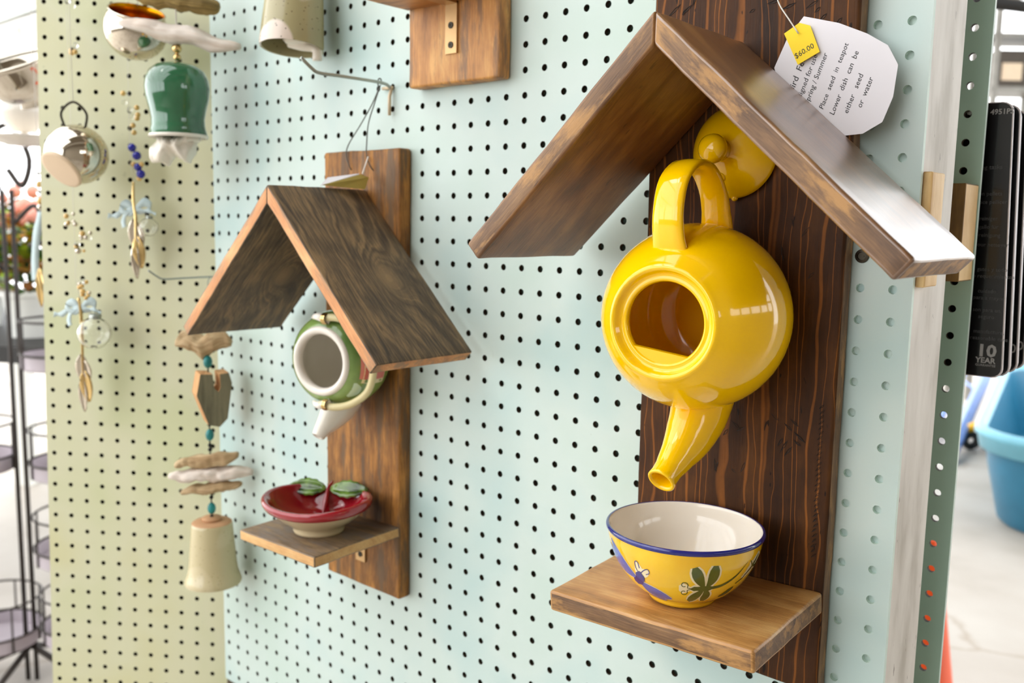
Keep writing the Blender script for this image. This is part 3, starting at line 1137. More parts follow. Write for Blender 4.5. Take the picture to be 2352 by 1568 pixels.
for (k, d) in ((.94, .03), (.8, .02), (.72, -.06), (.62, -.5), (.5, -1.2)):
    for j in range(ns):
        th = 2 * math.pi * j / ns
        vs.append(sp[36] + t * d + (q * math.cos(th) + Vector((1, 0, 0)) * math.sin(th)) * .455 * k)
rows = 37 + 5
for i in range(rows - 1):
    for j in range(ns):
        j2 = (j + 1) % ns
        fs.append((i * ns + j, i * ns + j2, (i + 1) * ns + j2, (i + 1) * ns + j))
fs.append(tuple((rows - 1) * ns + j for j in range(ns)))
mb.add(vs, fs)
mb.build('spout', yellow_glaze, TP, sharp=0)

# lid, fixed above the teapot
LC = Vector((15.9, -.76, -2.7))
LA = Vector((0, -1, 0))
LD = thing('ceramic_lid', 'round yellow teapot lid with ball knob fixed under the big roof', 'lid', tuple(LC))
mb = MB()
mb.lathe([(0, 0), (1.38, 0), (1.5, .06), (1.53, .16), (1.48, .26), (1.36, .42), (1.12, .66), (.85, .83), (.6, .94), (.42, .99), (.34, 1.05)], LC, LA, 64)
mb.ball(LC + Vector((.1, -.16, -1.5)), .12, 10)
mb.build('lid_dome', yellow_glaze, LD, sharp=70)
mb = MB()
mb.lathe([(.36, 1.0), (.28, 1.1), (.26, 1.2), (.34, 1.3), (.44, 1.44), (.48, 1.6), (.45, 1.76), (.35, 1.89), (.2, 1.97), (0, 2.0)], LC, LA, 40)
mb.build('knob', yellow_glaze, LD, sharp=0)
hd = Vector((-.12, 0, -1)).normalized()
hpnt = LC + hd * .88 + LA * .84
hn = (hd * .55 + LA * .83).normalized()
mb = MB()
mb.lathe([(.17, -.03), (.15, .015), (.1, .02), (.075, -.01)], hpnt, hn, 20)
mb.build('vent_ring', yellow_glaze, LD, sharp=0)
mb = MB()
mb.lathe([(.078, .003), (0, .003)], hpnt, hn, 16)
mb.build('vent_hole', ink, LD, sharp=0)

# ------------------------------------------------------------------ yellow dragonfly bowl
BC = Vector((16.15, -3.55, -17.13))
BO = thing('bowl', 'yellow bowl painted with blue and green dragonflies on the big feeder shelf', 'bowl', tuple(BC))
outer = [(0, .06), (.95, .05), (1.0, 0), (1.09, 0), (1.12, .08), (1.14, .16), (1.3, .24), (1.6, .45), (1.88, .74), (2.1, 1.06), (2.28, 1.42), (2.41, 1.8), (2.48, 2.12), (2.51, 2.24)]
fine = bez([(r, h, 0) for r, h in outer[5:]], 40)
o2 = outer[:5] + [(p.x, p.y) for p in fine]
mb = MB()
mb.lathe(o2, BC, (0, 0, 1), 80)
mb.build('bowl_body', bowl_yellow, BO, sharp=0, recalc=False)
mb = MB()
mb.lathe([(2.51, 2.22), (2.545, 2.27), (2.55, 2.33), (2.53, 2.37), (2.49, 2.385), (2.45, 2.37)], BC, (0, 0, 1), 80)
mb.build('blue_rim', blue_glaze, BO, sharp=0, recalc=False)
mb = MB()
inner = bez([(2.46, 2.375, 0), (2.42, 2.3, 0), (2.36, 1.9, 0), (2.2, 1.45, 0), (1.95, 1.0, 0), (1.6, .6, 0), (1.2, .36, 0), (.7, .26, 0), (0.001, .24, 0)], 40)
mb.lathe([(max(p.x, 0), p.y) for p in inner], BC, (0, 0, 1), 80)
mb.build('inner_glaze', white_glaze, BO, sharp=0, recalc=False)


def bowl_surf(s, z, th0, off):
    # z above base; s = arc inches from angle th0
    for i in range(5, len(o2) - 1):
        if o2[i][1] <= z <= o2[i + 1][1]:
            k = (z - o2[i][1]) / max(1e-6, o2[i + 1][1] - o2[i][1])
            r = o2[i][0] + (o2[i + 1][0] - o2[i][0]) * k
            dr = o2[i + 1][0] - o2[i][0]
            dz = o2[i + 1][1] - o2[i][1]
            break
    else:
        r, dr, dz = o2[-1][0], 0, 1
        if z < 1:
            r, dr, dz = 1.2, 1, .5
    nl_ = math.hypot(dr, dz)
    th = th0 + s / 2.2
    rr = r + off * dz / nl_
    zz = z - off * dr / nl_
    return BC + Vector((rr * math.cos(th), rr * math.sin(th), zz))


def stroke(surf, pts, widths, off, n=12, m=4):
    """painted stroke laid on a surface: pts in surface inches"""
    P = bez([(p[0], p[1], 0) for p in pts], n)
    Wd = lerp_list(widths, n)
    vs, fs = [], []
    for i, p in enumerate(P):
        t = (P[min(i + 1, n)] - P[max(i - 1, 0)]).normalized()
        q = Vector((-t.y, t.x, 0))
        for j in range(m + 1):
            a = (j / m * 2 - 1) * Wd[i]
            c = p + q * a
            vs.append(surf(c.x, c.y, off))
    for i in range(n):
        for j in range(m):
            fs.append((i * (m + 1) + j, i * (m + 1) + j + 1, (i + 1) * (m + 1) + j + 1, (i + 1) * (m + 1) + j))
    return vs, fs


def paint(name, parent, surf, strokes, mat, off, label=None):
    mb = MB()
    for pts, w in strokes:
        vs, fs = stroke(surf, pts, w, off)
        mb.add(vs, fs)
    return mb.build(name, mat, parent, sharp=0, recalc=False, label=label)


def curl(cx, cy, r, a0, turns, n=9, sgn=1):
    return [(cx + r * (1 - .6 * i / n) * math.cos(a0 + sgn * turns * 2 * math.pi * i / n), cy + r * (1 - .6 * i / n) * math.sin(a0 + sgn * turns * 2 * math.pi * i / n)) for i in range(n + 1)]


WG = [.03, .08, .12, .15, .16, .14, .07]
sg = lambda s, z, off: bowl_surf(s, z, math.radians(-43), off)
wings = [([(0, 1.12), (-.2, 1.45), (-.36, 1.86)], WG), ([(.08, 1.12), (.2, 1.45), (.22, 1.92)], WG), ([(0, 1.05), (-.18, .78), (-.42, .5)], WG), ([(.06, 1.05), (.16, .78), (.14, .5)], WG)]
body = [([(-.42, 1.06), (-.2, 1.08), (.05, 1.08), (.3, 1.1)], [.02, .09, .08, .1, .11, .1, .04]), ([(.25, 1.1), (.6, 1.16), (1.0, 1.42), (1.35, 1.85)], [.06, .05, .045, .035, .02, .005])]
paint('painted_halo', BO, sg, [(p, [w * 1.0 + .06 for w in ws]) for p, ws in wings + body[:1]] + [([(-.4, 1.06), (-.6, 1.06), (-.78, 1.06)], [.06, .16, .22, .1])], pale_paint, .006)
paint('painted_dragonfly', BO, sg, wings + body + [([(-.42, 1.08)] + curl(-.62, 1.2, .13, -.8, 1.0), [.014] * 6), ([(-.42, 1.04)] + curl(-.62, .9, .13, .8, 1.0, sgn=-1), [.014] * 6)], leaf_paint, .012, 'dark green dragonfly')
sb = lambda s, z, off: bowl_surf(s, z, math.radians(-101), off)
WB = [.04, .11, .17, .2, .19, .13, .03]
bw = [([(-.08, 1.1), (-.6, 1.5), (-1.05, 2.05)], WB), ([(-.1, 1.05), (-.75, 1.3), (-1.3, 1.8)], WB), ([(.1, .95), (.55, .68), (1.15, .5)], WB), ([(.05, .9), (.4, .55), (.85, .32)], WB)]
paint('painted_halo', BO, sb, [(p, [w + .035 for w in ws]) for p, ws in bw] + [([(.1, 1.2), (.18, 1.5), (.12, 1.75)], [.1, .14, .14, .08, .0]), ([(.15, 1.2), (.4, 1.4), (.55, 1.5)], [.1, .14, .14, .08, .0])], pale_paint, .006)
paint('painted_wings', BO, sb, bw, wing_blue, .012, 'blue dragonfly wings')
paint('painted_dragonfly', BO, sb, [([(-.2, .85), (-.05, .98), (.12, 1.12), (.2, 1.38)], [.07, .13, .1, .12, .17, .16, .02]), ([(-.2, .95), (0, .9), (.15, .98)], [.05, .08, .05])] + [([(.14, 1.3), (.08, 1.5), (.1, 1.7), (.2, 1.7), (.22, 1.5)], [.012] * 5), ([(.2, 1.3), (.38, 1.48), (.52, 1.55), (.55, 1.42), (.42, 1.34)], [.012] * 5)], purple_paint, .018, 'deep blue dragonfly body')
sr_ = lambda s, z, off: bowl_surf(s, z, math.radians(2), off)
paint('painted_halo', BO, sr_, [([(-.35, 1.25), (0, 1.6), (.25, 2.0)], [.08, .2, .2, .1]), ([(-.2, 1.8), (0, 1.6), (.3, 1.5)], [.05, .16, .05])], pale_paint, .006)
paint('painted_dragonfly', BO, sr_, [([(-.3, 1.3), (0, 1.6), (.2, 1.95)], [.01, .05, .06, .02]), ([(-.22, 1.85), (0, 1.62), (.3, 1.55), (.42, 1.75)], [.015, .03, .06, .02]), ([(-.55, 1.1), (-.3, 1.25), (-.25, 1.4)], [.02, .03, .02])], leaf_paint, .012, 'small green dragonfly')
paint('painted_leaf', BO, sr_, [([(-.95, .62), (-.7, .78), (-.55, .98)], [.02, .1, .12, .02])], leaf_paint, .012)

# ------------------------------------------------------------------ green melon teapot
GC = Vector((-3.3, -.76, -11.5))
GA = Vector((math.sin(math.radians(13)), -math.cos(math.radians(13)), 0)).normalized()
GT = thing('teapot', 'small green watermelon-painted teapot with cream bail handle and white spout', 'teapot', (-3.44, -.76, -14.0))
gp = [(0, 0), (1.2, 0), (1.3, .1)] + sphere_prof(2.28, 1.6, .35, 2.75, 14) + [(1.78, 2.98), (1.6, 3.07)]
mb = MB()
mb.lathe(gp, GC, GA, 64)
mb.build('teapot_body', melon_green, GT, sharp=0, recalc=False)
mb = MB()
mb.lathe([(1.6, 3.05), (1.57, 3.14), (1.5, 3.2), (1.42, 3.22), (1.33, 3.19), (1.25, 3.11), (1.22, 3.0), (1.25, 2.85)], GC, GA, 64)
mb.build('white_rim', white_glaze, GT, sharp=0, recalc=False)
mb = MB()
mb.lathe([(1.28, 2.86), (1.5, 2.7), (1.9, 2.2), (2.05, 1.6), (1.9, .9), (1.3, .3), (0, .2)], GC, GA, 64)
mb.build('inner_glaze', grey_inside, GT, sharp=0, recalc=False)
gu = Vector((GA.y * -1, GA.x, 0)).normalized()
if gu.x < 0:
    gu = -gu


def pot_surf(s, h, off, phi0=0.0):
    # s = arc inches round the axis, h = height along the axis
    r = math.sqrt(max(.05, 2.28 ** 2 - (min(h, 2.75) - 1.6) ** 2))
    if h > 2.75:
        r += (h - 2.75) * -.9
    phi = phi0 + s / 2.1
    nr = Vector((r / 2.28, (h - 1.6) / 2.28))
    rr, hh = r + off * nr.x, h + off * nr.y
    return GC + GA * hh + (gu * math.cos(phi) + Vector((0, 0, 1)) * math.sin(phi)) * rr


ps = lambda s, h, off: pot_surf(s, h, off, math.radians(0))
paint('painted_panel', GT, ps, [([(-.95, 2.1), (0, 2.1), (.95, 2.1)], [.86, .88, .88, .86])], pale_paint, .008)
paint('painted_melon', GT, ps, [([(-.75, 2.0), (0, 2.0), (.75, 2.0)], [.72, .74, .74, .72])], melon_pink, .014, 'pink watermelon patch')
seeds_ = []
for k in range(9):
    a_ = k * 2 * math.pi / 9
    seeds_.append(([(0 + .16 * math.cos(a_), 2.0 + .16 * math.sin(a_)), (.24 * math.cos(a_), 2.0 + .24 * math.sin(a_)), (.31 * math.cos(a_), 2.0 + .31 * math.sin(a_))], [.01, .05, .04, .0]))
paint('painted_seeds', GT, ps, seeds_, purple_paint, .02)
paint('painted_leaves', GT, ps, [([(1.0, 2.6), (1.5, 2.3), (1.9, 2.6)], [.05, .3, .3, .05]), ([(-1.9, 2.75), (-1.4, 2.6), (-1.0, 2.8)], [.05, .2, .2, .05]), ([(2.3, 2.7), (2.8, 2.6), (3.2, 2.8)], [.05, .22, .2, .05])], melon_light, .01)
# ears, handle, spout
for s_, zc in ((1, 1), (-1, -1)):
    base = GC + GA * 2.95 + Vector((0, 0, 1.9 * s_))
    mb = MB()
    mb.tube(bez([base + Vector((-.55, -.1, .05 * s_)), base + Vector((-.2, -.2, .12 * s_)), base + Vector((.1, -.15, .1 * s_)), base + Vector((.4, .1, -.1 * s_))], 10), lerp_list([.1, .16, .2, .14], 10), 10)
    mb.build('ear', white_glaze, GT, sharp=0)
    mb = MB()
    mb.lathe([(.22, -.07), (.27, 0), (.22, .07)], base + Vector((.28, -.12, .06 * s_)), (1, .2, 0), 16)
    mb.lathe([(.22, -.07), (.27, 0), (.22, .07)], base + Vector((.4, -.1, .06 * s_)), (1, .2, 0), 16)
    mb.build('handle_binding', brass, GT, sharp=0)
hb = GC + GA * 2.95
mb = MB()
mb.tube(bez([hb + Vector((.1, -.15, 1.98)), hb + Vector((.9, .2, 2.0)), hb + Vector((1.75, .75, 1.55)), hb + Vector((2.2, 1.0, .6)), hb + Vector((2.25, 1.05, -.4)), hb + Vector((2.0, .9, -1.3)), hb + Vector((1.4, .5, -1.85)), hb + Vector((.7, .1, -2.05)), hb + Vector((0, -.2, -1.98))], 48), .17, 14)
mb.build('bail_handle', cane, GT, sharp=0)
sp = bez([(-3.44, -1.9, -13.5), (-3.44, -2.2, -14.0), (-3.44, -2.6, -14.45), (-3.44, -3.05, -14.85), (-3.44, -3.35, -15.2)], 24)
mb = MB()
rr_ = lerp_list([(1.1, .85), (.95, .72), (.68, .55), (.42, .4), (.3, .31)], 24)
mb.tube(sp, rr_, 20, flat=(0, -1, -.2), cap=False)
tt = (sp[-1] - sp[-2]).normalized()
mb.lathe([(.3, 0), (.24, .03), (.17, -.02), (.13, -.3), (0, -.4)], sp[-1], tt, 20)
mb.build('spout', white_glaze, GT, sharp=0)

# ------------------------------------------------------------------ red dish
RC = Vector((-3.42, -3.35, -19.72))
RD = thing('dish', 'dark red fruit-shaped dish with green leaves and cream underside on the small shelf', 'dish', tuple(RC))


def red_r(t):
    dip = math.exp(-(((t - math.radians(128) + math.pi) % (2 * math.pi) - math.pi) / .33) ** 2)
    lob = .05 * math.cos(2 * (t - math.radians(20))) + .03 * math.cos(3 * t + .6)
    return 1 + lob - .2 * dip, dip


def red_surface(rows, n=72):
    vs, fs = [], []
    for (r, z) in rows:
        for i in range(n):
            t = 2 * math.pi * i / n
            k, dip = red_r(t)
            f = min(1, max(0, (r - .9) / 1.2))
            rad = r * (1 + (k - 1) * f)
            zz = z + .12 * math.cos(2 * (t - .3)) * f * (z / 1.5) - .05 * dip * f
            vs.append(RC + Vector((rad * math.cos(t), rad * math.sin(t), zz)))
    for j in range(len(rows) - 1):
        for i in range(n):
            i2 = (i + 1) % n
            fs.append((j * n + i, j * n + i2, (j + 1) * n + i2, (j + 1) * n + i))
    return vs, fs


mb = MB()
vs, fs = red_surface([(0, .05), (.95, .05), (1.05, 0), (1.18, .02), (1.2, .14), (1.18, .26), (1.4, .42), (1.8, .72), (2.15, 1.02), (2.3, 1.15)])
mb.add(vs, fs)
mb.build('dish_underside', cream_glaze, RD, sharp=0, recalc=False)
mb = MB()
vs, fs = red_surface([(2.28, 1.12), (2.42, 1.2), (2.5, 1.36), (2.52, 1.5), (2.46, 1.6), (2.36, 1.61), (2.26, 1.52), (2.1, 1.2), (1.85, .85), (1.5, .55), (1.1, .38), (.6, .3), (0.01, .28)])
mb.add(vs, fs)
mb.build('dish_bowl', red_glaze, RD, sharp=0, recalc=False)


def leaf_mesh(base, d, up, L, Wd, cup=.15, n=10, m=6, tooth=.06):
    base, d, up = Vector(base), Vector(d).normalized(), Vector(up).normalized()
    side = d.cross(up).normalized()
    vs, fs = [], []
    for i in range(n + 1):
        t = i / n
        w = Wd * math.sin(math.pi * min(1, t * .96 + .02)) ** .75 * (1 - .25 * t) * (1 + tooth * (1 if i % 2 else -1))
        for j in range(m + 1):
            a = j / m * 2 - 1
            vs.append(base + d * L * t + side * a * w + up * (cup * abs(a) * Wd - .25 * L * t * t * cup * 2))
    for i in range(n):
        for j in range(m):
            fs.append((i * (m + 1) + j, i * (m + 1) + j + 1, (i + 1) * (m + 1) + j + 1, (i + 1) * (m + 1) + j))
    return vs, fs


def thick_leaf(name, mat, parent, *a, t=.05, **k):
    vs, fs = leaf_mesh(*a, **k)
    mb = MB()
    mb.add(vs, fs)
    o = mb.build(name, mat, parent, sharp=0, recalc=False)
    s = o.modifiers.new('thickness', 'SOLIDIFY')
    s.thickness = t * S
    return o


thick_leaf('leaf', dish_leaf, RD, RC + Vector((-1.2, 1.3, 1.5)), (-.75, -.62, .08), (.5, -.6, .62), 1.8, .5, t=.1)
thick_leaf('leaf', dish_leaf, RD, RC + Vector((-.95, 1.45, 1.5)), (.85, .42, .08), (.4, -.66, .62), 1.9, .5, t=.1)
mb = MB()
mb.tube(bez([RC + Vector((-1.4, 1.9, 1.68)), RC + Vector((-1.25, 1.7, 1.64)), RC + Vector((-1.15, 1.45, 1.5)), RC + Vector((-.8, 1.0, .95)), RC + Vector((-.5, .6, .5))], 14), lerp_list([.07, .07, .09, .14, .05], 14), 10)
mb.build('stem', red_glaze, RD, sharp=0)

# ------------------------------------------------------------------ paper tags
def poly_card(name, pts, y, mat, parent, n=(0, -1, 0), t=.015):
    mb = MB()
    k = len(pts)
    vs = [Vector((p[0], y - t, p[1])) for p in pts] + [Vector((p[0], y, p[1])) for p in pts]
    fs = [tuple(range(k)), tuple(range(2 * k - 1, k - 1, -1))] + [(i, i + k, (i + 1) % k + k, (i + 1) % k) for i in range(k)]
    mb.add(vs, fs)
    return mb.build(name, mat, parent, smooth=False)


TG = thing('paper_tag', 'white octagonal handwritten paper tag tucked behind the big roof', 'tag', (19.2, -.8, -.6))
poly_card('tag_sheet', [(17.5, .8), (17.99, 1.37), (19.11, 1.03), (19.98, .62), (20.62, .21), (20.95, -.38), (20.87, -1.29), (20.61, -2.0), (20.05, -2.31), (19.3, -2.35), (17.4, -.9), (17.1, -.1)], -.79, paper, TG)
rd = Vector((.335, 0, .94)).normalized()
ru = Vector((-.94, 0, .335)).normalized()
for txt, x, z, sz_t in (('Bird  Feeder', 17.78, -.95, .30), ('Designed for use', 17.97, -1.38, .235), ('Spring / Summer', 18.30, -1.34, .235), ('Place  seed  in  teapot', 18.78, -1.52, .225), ('Lower  dish  can  be', 19.13, -1.72, .235), ('either   seed', 19.56, -1.70, .235), ('or  water', 19.96, -1.56, .235)):
    text_obj('handwriting', txt, (x, -.806, z), rd, ru, sz_t, ink, TG, shear=.15, off=.004)
mb = MB()
mb.tube(bez([(17.05, -.95, 2.6), (17.2, -1.0, 1.9), (17.6, -1.02, 1.3), (17.93, -.99, .83)], 12), .022, 6)
mb.build('string', string_m, TG, sharp=0)
PT = thing('price_tag', 'small yellow price tag on string in front of the white tag', 'tag', (18.0, -.95, .5))
poly_card('tag_sheet', [(17.42, .9), (17.9, 1.17), (18.26, 1.04), (18.61, .22), (17.93, -.1)], -.9, yellow_paper, PT)
text_obj('price', '$60.00', (17.85, -.916, .08), Vector((.90, 0, .44)), Vector((-.44, 0, .90)), .24, ink, PT, off=.004)

ST = thing('paper_tag', 'small folded pale tag lying against the top of the grey roof', 'tag', (-2.5, -2.4, -3.6))
mb = MB()
rid = -3.62
def sheet(vs):
    k = len(vs)
    mb = MB()
    mb.add(vs + [tuple(Vector(v) + Vector((0, .015, .012))) for v in vs], [tuple(range(k)), tuple(range(2 * k - 1, k - 1, -1))] + [(i, i + k, (i + 1) % k + k, (i + 1) % k) for i in range(k)])
    return mb


sheet([(-3.04, -3.4, -3.64), (-3.53, -2.6, -3.23), (-3.01, -1.2, -2.99), (-2.9, -1.3, -3.2)]).build('tag_sheet', paper, ST, smooth=False)
sheet([(-3.0, -3.3, -3.6), (-2.95, -1.15, -3.02), (-2.68, -.88, -3.16), (-2.45, -1.3, -3.72), (-2.8, -2.4, -3.66)]).build('price_sheet', plain('shaded_yellow_paper', lin(160, 140, 62), .6), ST, smooth=False)  # yellow paper darkened to olive for its unlit underside
mb = MB()
mb.tube([(-2.85, -1.1, -3.0), (-2.72, -.86, -2.2)], .035, 6)
mb.build('string', string_m, ST)

# ------------------------------------------------------------------ peg hooks and wire
def peg_hook(label, x, z, length, tip=.45, r=.1):
    H = thing('peg_hook', label, 'hook', (x, 0, z))
    mb = MB()
    mb.tube(bez([(x, .3, z), (x, -.1, z), (x, -.25, z + .05), (x, -.5, z + .14), (x, -1.2, z + .16), (x, -length * .6, z + .14), (x, -length * .82, z + .12), (x, -length * .9, z + .28), (x, -length, z + .62)], 30), r * .75, 10)
    mb.build('prong', steel, H, sharp=0)
    mb = MB()
    mb.tube([(x - .55, -.12, z), (x + .12, -.12, z)], r * .8, 8)
    mb.tube([(x + .05, -.1, z), (x, -.2, z - .4), (x, -.2, z - 1.25)], r * .8, 8)
    mb.build('back_plate', hook_beige, H, sharp=0)
    return H


peg_hook('zinc peg hook carrying the small feeder wire', -2, .95, 5.1)
H2 = peg_hook('thin zinc peg hook beside the grey roof, chime ring on it', -16, -8.6, 4.9, r=.07)
mb = MB()
pl_ = [(-2.0, -.75, 1.0), (-2.5, -.8, .2), (-3.3, -.83, -.7), (-4.2, -.84, -1.6), (-4.35, -.84, -2.1), (-4.16, -.84, -2.55), (-4.1, -.72, -2.8)]
pr_ = [(-2.0, -.75, 1.0), (-2.35, -.8, .2), (-2.75, -.83, -.7), (-2.85, -.85, -1.6), (-2.85, -.86, -2.1), (-2.65, -.84, -2.6), (-2.45, -.72, -2.9)]
mb.tube(bez(pl_, 30), .028, 6)
mb.tube(bez(pr_, 30), .028, 6)
mb.tube(bez([(-2.0, -.66, 1.02), (-2.0, -.72, 1.26), (-2.0, -.86, 1.24), (-2.0, -.9, 1.0), (-2.02, -.78, .88)], 16), .028, 6)
o = mb.build('hanging_wire', wire_m, FS, sharp=0)

# screw in the mint board
SCW = MB()
SCW.lathe([(.2, .0), (.22, -.02), (.21, -.06), (.13, -.08), (.12, -.03), (0, -.03)], (20, 0, -6), (0, 1, 0), 20)
SCW.box(19.93, 20.07, -.05, -.03, -6.02, -5.98)
tag(SCW.build('screw', dark_metal), 'dark round-headed screw in the mint pegboard beside the big roof', 'screw')

# wooden blocks on the stud
BLK = plank('wood_block', (21.53, .3, -6.9), (0, 0, 1), (0, 1, 0), (1, 0, 0), 3.5, 1.25, .3, [raw_pine], None, bev=.06, wob=.02, seed=2, nl=6, nw=3)
tag(BLK, 'raw pine block nailed to the white post, left of the two by the roof end', 'wood block')
BLK = plank('wood_block', (19.9, 5.3, -6.92), (0, 0, 1), (1, 0, 0), (0, 1, 0), 3.4, 1.58, 1.68, [shaded_old_pine, raw_pine], None, bev=.04, wob=.01, seed=5, nl=6, nw=3)  # front face colour carries its shade along with old stain
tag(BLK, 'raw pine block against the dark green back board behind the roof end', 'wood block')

# ------------------------------------------------------------------ hanging chimes
def driftwood(name, a, b, w, t, mat, parent, seed, n=26, m=14):
    a, b = Vector(a), Vector(b)
    d = (b - a)
    L = d.length
    d.normalize()
    s = d.cross(Vector((0, 0, 1))).normalized()
    up = s.cross(d).normalized()
    vs, fs, g = [], [], []
    for i in range(n + 1):
        k = i / n
        env = min(1, math.sin(math.pi * min(max(k * .94 + .03, 0), 1)) ** .45)
        off = noise.noise(Vector((k * 3, seed, 0))) * t * .9
        for j in range(m):
            th = 2 * math.pi * j / m
            nn = 1.25 + .7 * noise.noise(Vector((k * 5 + seed * 1.3, math.cos(th) * 1.2, math.sin(th) * 1.2 + seed))) + .3 * noise.noise(Vector((k * 14, math.cos(th) * 2.5, seed)))
            p = a + d * L * k + s * math.cos(th) * w * env * nn + up * (math.sin(th) * t * env * nn + off)
            vs.append(p)
            g.append(Vector((L * k, math.cos(th) * w + seed, math.sin(th) * t)))
    for i in range(n):
        for j in range(m):
            j2 = (j + 1) % m
            fs.append((i * m + j, i * m + j2, (i + 1) * m + j2, (i + 1) * m + j))
    fs += [tuple(range(m))[::-1], tuple(n * m + j for j in range(m))]
    mb = MB()
    mb.add(vs, fs, 0, g)
    return mb.build(name, mat, parent, sharp=0)


def bead(parent, c, r, mat, name='bead', sq=(1, 1, 1)):
    mb = MB()
    mb.ball(c, r, 12, 0, sq)
    return mb.build(name, mat, parent, sharp=0)


def cord(parent, pts, r, mat, name='cord'):
    mb = MB()
    mb.tube([Vector(p) for p in pts], r, 6)
    return mb.build(name, mat, parent, sharp=0)


IR = Vector((.756, .654, .0177))   # horizontal direction the driftwood lies along
# --- stoneware bell chime
cx, cy = -15.3, -1.95
CH = thing('wind_chime', 'stoneware bell chime with driftwood and turquoise beads hanging left of the small feeder', 'wind chime', (cx, cy, -26))
mb = MB()
mb.lathe([(.34, -.03), (.37, 0), (.34, .03), (.31, 0), (.34, -.03)], (-16.0, -1.15, -8.78), (1, .3, 0), 24)
mb.build('ring', steel, CH, sharp=0)
top = Vector((cx, cy, -9.0))
cord(CH, [(-16.0, -1.15, -9.1), (-15.8, -1.35, -10.0), (-15.65, -1.6, -11.6), (cx, cy, -13.5), (cx, cy, -22.3)], .04, black_cord)
P = lambda dx, z: Vector((cx, cy, z)) + IR * dx
driftwood('driftwood', P(-1.75, -12.15), P(1.35, -12.0), .4, .48, drift_w, CH, 1)
bead(CH, P(.25, -11.75), .26, plain('amber_disc', lin(240, 180, 10), .2, coat=.4))
for z, s in ((-13.15, .3), (-17.35, .28), (-21.65, .28)):
    bead(CH, P(0, z), s, turquoise, 'turquoise_bead', (.85, .85, 1.25))
for z in (-16.75, -16.45, -17.95, -18.2, -21.0, -22.15, -14.0):
    bead(CH, P(0, z), .12, black_cord, 'knot')
# cut wooden block with a notch
mb = MB()
poly = [(-.55, -13.7), (.05, -13.75), (.12, -14.55), (.32, -14.75), (.42, -14.5), (.4, -13.75), (.85, -13.7), (1.0, -14.3), (.75, -16.3), (.35, -16.75), (-.2, -16.6), (-.75, -14.9)]
ax1 = Vector((.35, .94, 0)).normalized()      # wide face direction (facing right of camera)
nrm = Vector((.94, -.35, 0)).normalized()
k = len(poly)
vs = [Vector((cx + .1, cy, 0)) + ax1 * p[0] * 1.1 + Vector((0, 0, p[1])) - nrm * .75 for p in poly] + [Vector((cx + .1, cy, 0)) + ax1 * p[0] * 1.1 + Vector((0, 0, p[1])) + nrm * .75 for p in poly]
mb.add(vs, [tuple(range(k)), tuple(range(2 * k - 1, k - 1, -1))] + [(i, i + k, (i + 1) % k + k, (i + 1) % k) for i in range(k)], [0, 0] + [1] * k, [Vector((v.z, v.x + v.y, v.y)) for v in vs])
mb.build('wood_block', [block_face, block_edge], CH, smooth=False)
driftwood('driftwood', P(-2.0, -19.15), P(1.6, -18.5), .45, .3, drift_w, CH, 5)
driftwood('driftwood', P(-2.35, -19.75), P(2.4, -19.55), .5, .33, drift_pale, CH, 9)
driftwood('driftwood', P(-1.7, -20.75), P(1.75, -20.2), .4, .26, drift_w, CH, 13)
zb = -26.05
mb = MB()
mb.lathe([(.0, 3.7), (.55, 3.7), (1.0, 3.66), (1.12, 3.58), (1.15, 3.42), (1.2, 2.8), (1.27, 2.0), (1.33, 1.2), (1.4, .7), (1.52, .36), (1.6, .12), (1.58, 0), (1.5, 0), (1.42, .3), (1.3, .8), (1.2, 2.0), (1.1, 3.2), (0, 3.4)], (cx, cy, zb), (0, 0, 1), 40, mats=[1, 1, 1, 0, 0, 0, 0, 0, 0, 0, 0, 0, 0, 0, 0, 0, 0])
mb.build('bell', [speck_stone, terracotta], CH, sharp=50)
mb = MB()
mb.lathe([(0, 0), (.5, 0), (.56, .1), (.5, .22), (.12, .24)], (cx, cy, zb + 3.68), (0, 0, 1), 28)
mb.build('clay_disc', terracotta, CH, sharp=0)

# --- green bell chime
gx, gy = -15.46, -3.23
GB = thing('wind_chime', 'glossy green ceramic bell chime under driftwood at upper left', 'wind chime', (gx, gy, -1.3))
Pg = lambda dx, z: Vector((gx, gy, z)) + IR * dx
zt = 2.95
mb = MB()
mb.lathe([(0, 0), (.6, -.02), (1.05, -.14), (1.4, -.42), (1.6, -.85), (1.66, -1.3), (1.6, -1.8), (1.45, -2.4), (1.36, -2.9), (1.38, -3.3), (1.5, -3.75), (1.45, -3.8), (1.3, -3.3), (1.3, -2.9), (1.5, -1.3), (0, -.2)], (gx, gy, zt), (0, 0, 1), 40)
mb.build('bell', green_glaze, GB, sharp=60)
mb = MB()
mb.lathe([(1.46, -3.68), (1.53, -3.76), (1.5, -3.9), (1.38, -3.88), (1.36, -3.7)], (gx, gy, zt), (0, 0, 1), 40)
mb.build('bell_rim', white_glaze, GB, sharp=0)
driftwood('shell_clapper', Pg(-1.5, -2.0), Pg(.9, -1.15), .6, .55, shell_m, GB, 33)
driftwood('shell_clapper', Pg(-1.1, -1.4), Pg(1.1, -.95), .6, .4, shell_m, GB, 37)
cord(GB, [Pg(.05, 12.4), Pg(.05, 3.0)], .04, string_m)
for z, r in ((3.25, .2), (3.7, .26), (4.05, .16)):
    bead(GB, Pg(.05, z), r, brass)
driftwood('driftwood', Pg(-2.9, 5.0), Pg(3.4, 3.75), .5, .36, drift_pale, GB, 21)
driftwood('driftwood', Pg(-2.2, 6.6), Pg(2.3, 5.75), .6, .5, drift_brown, GB, 27)

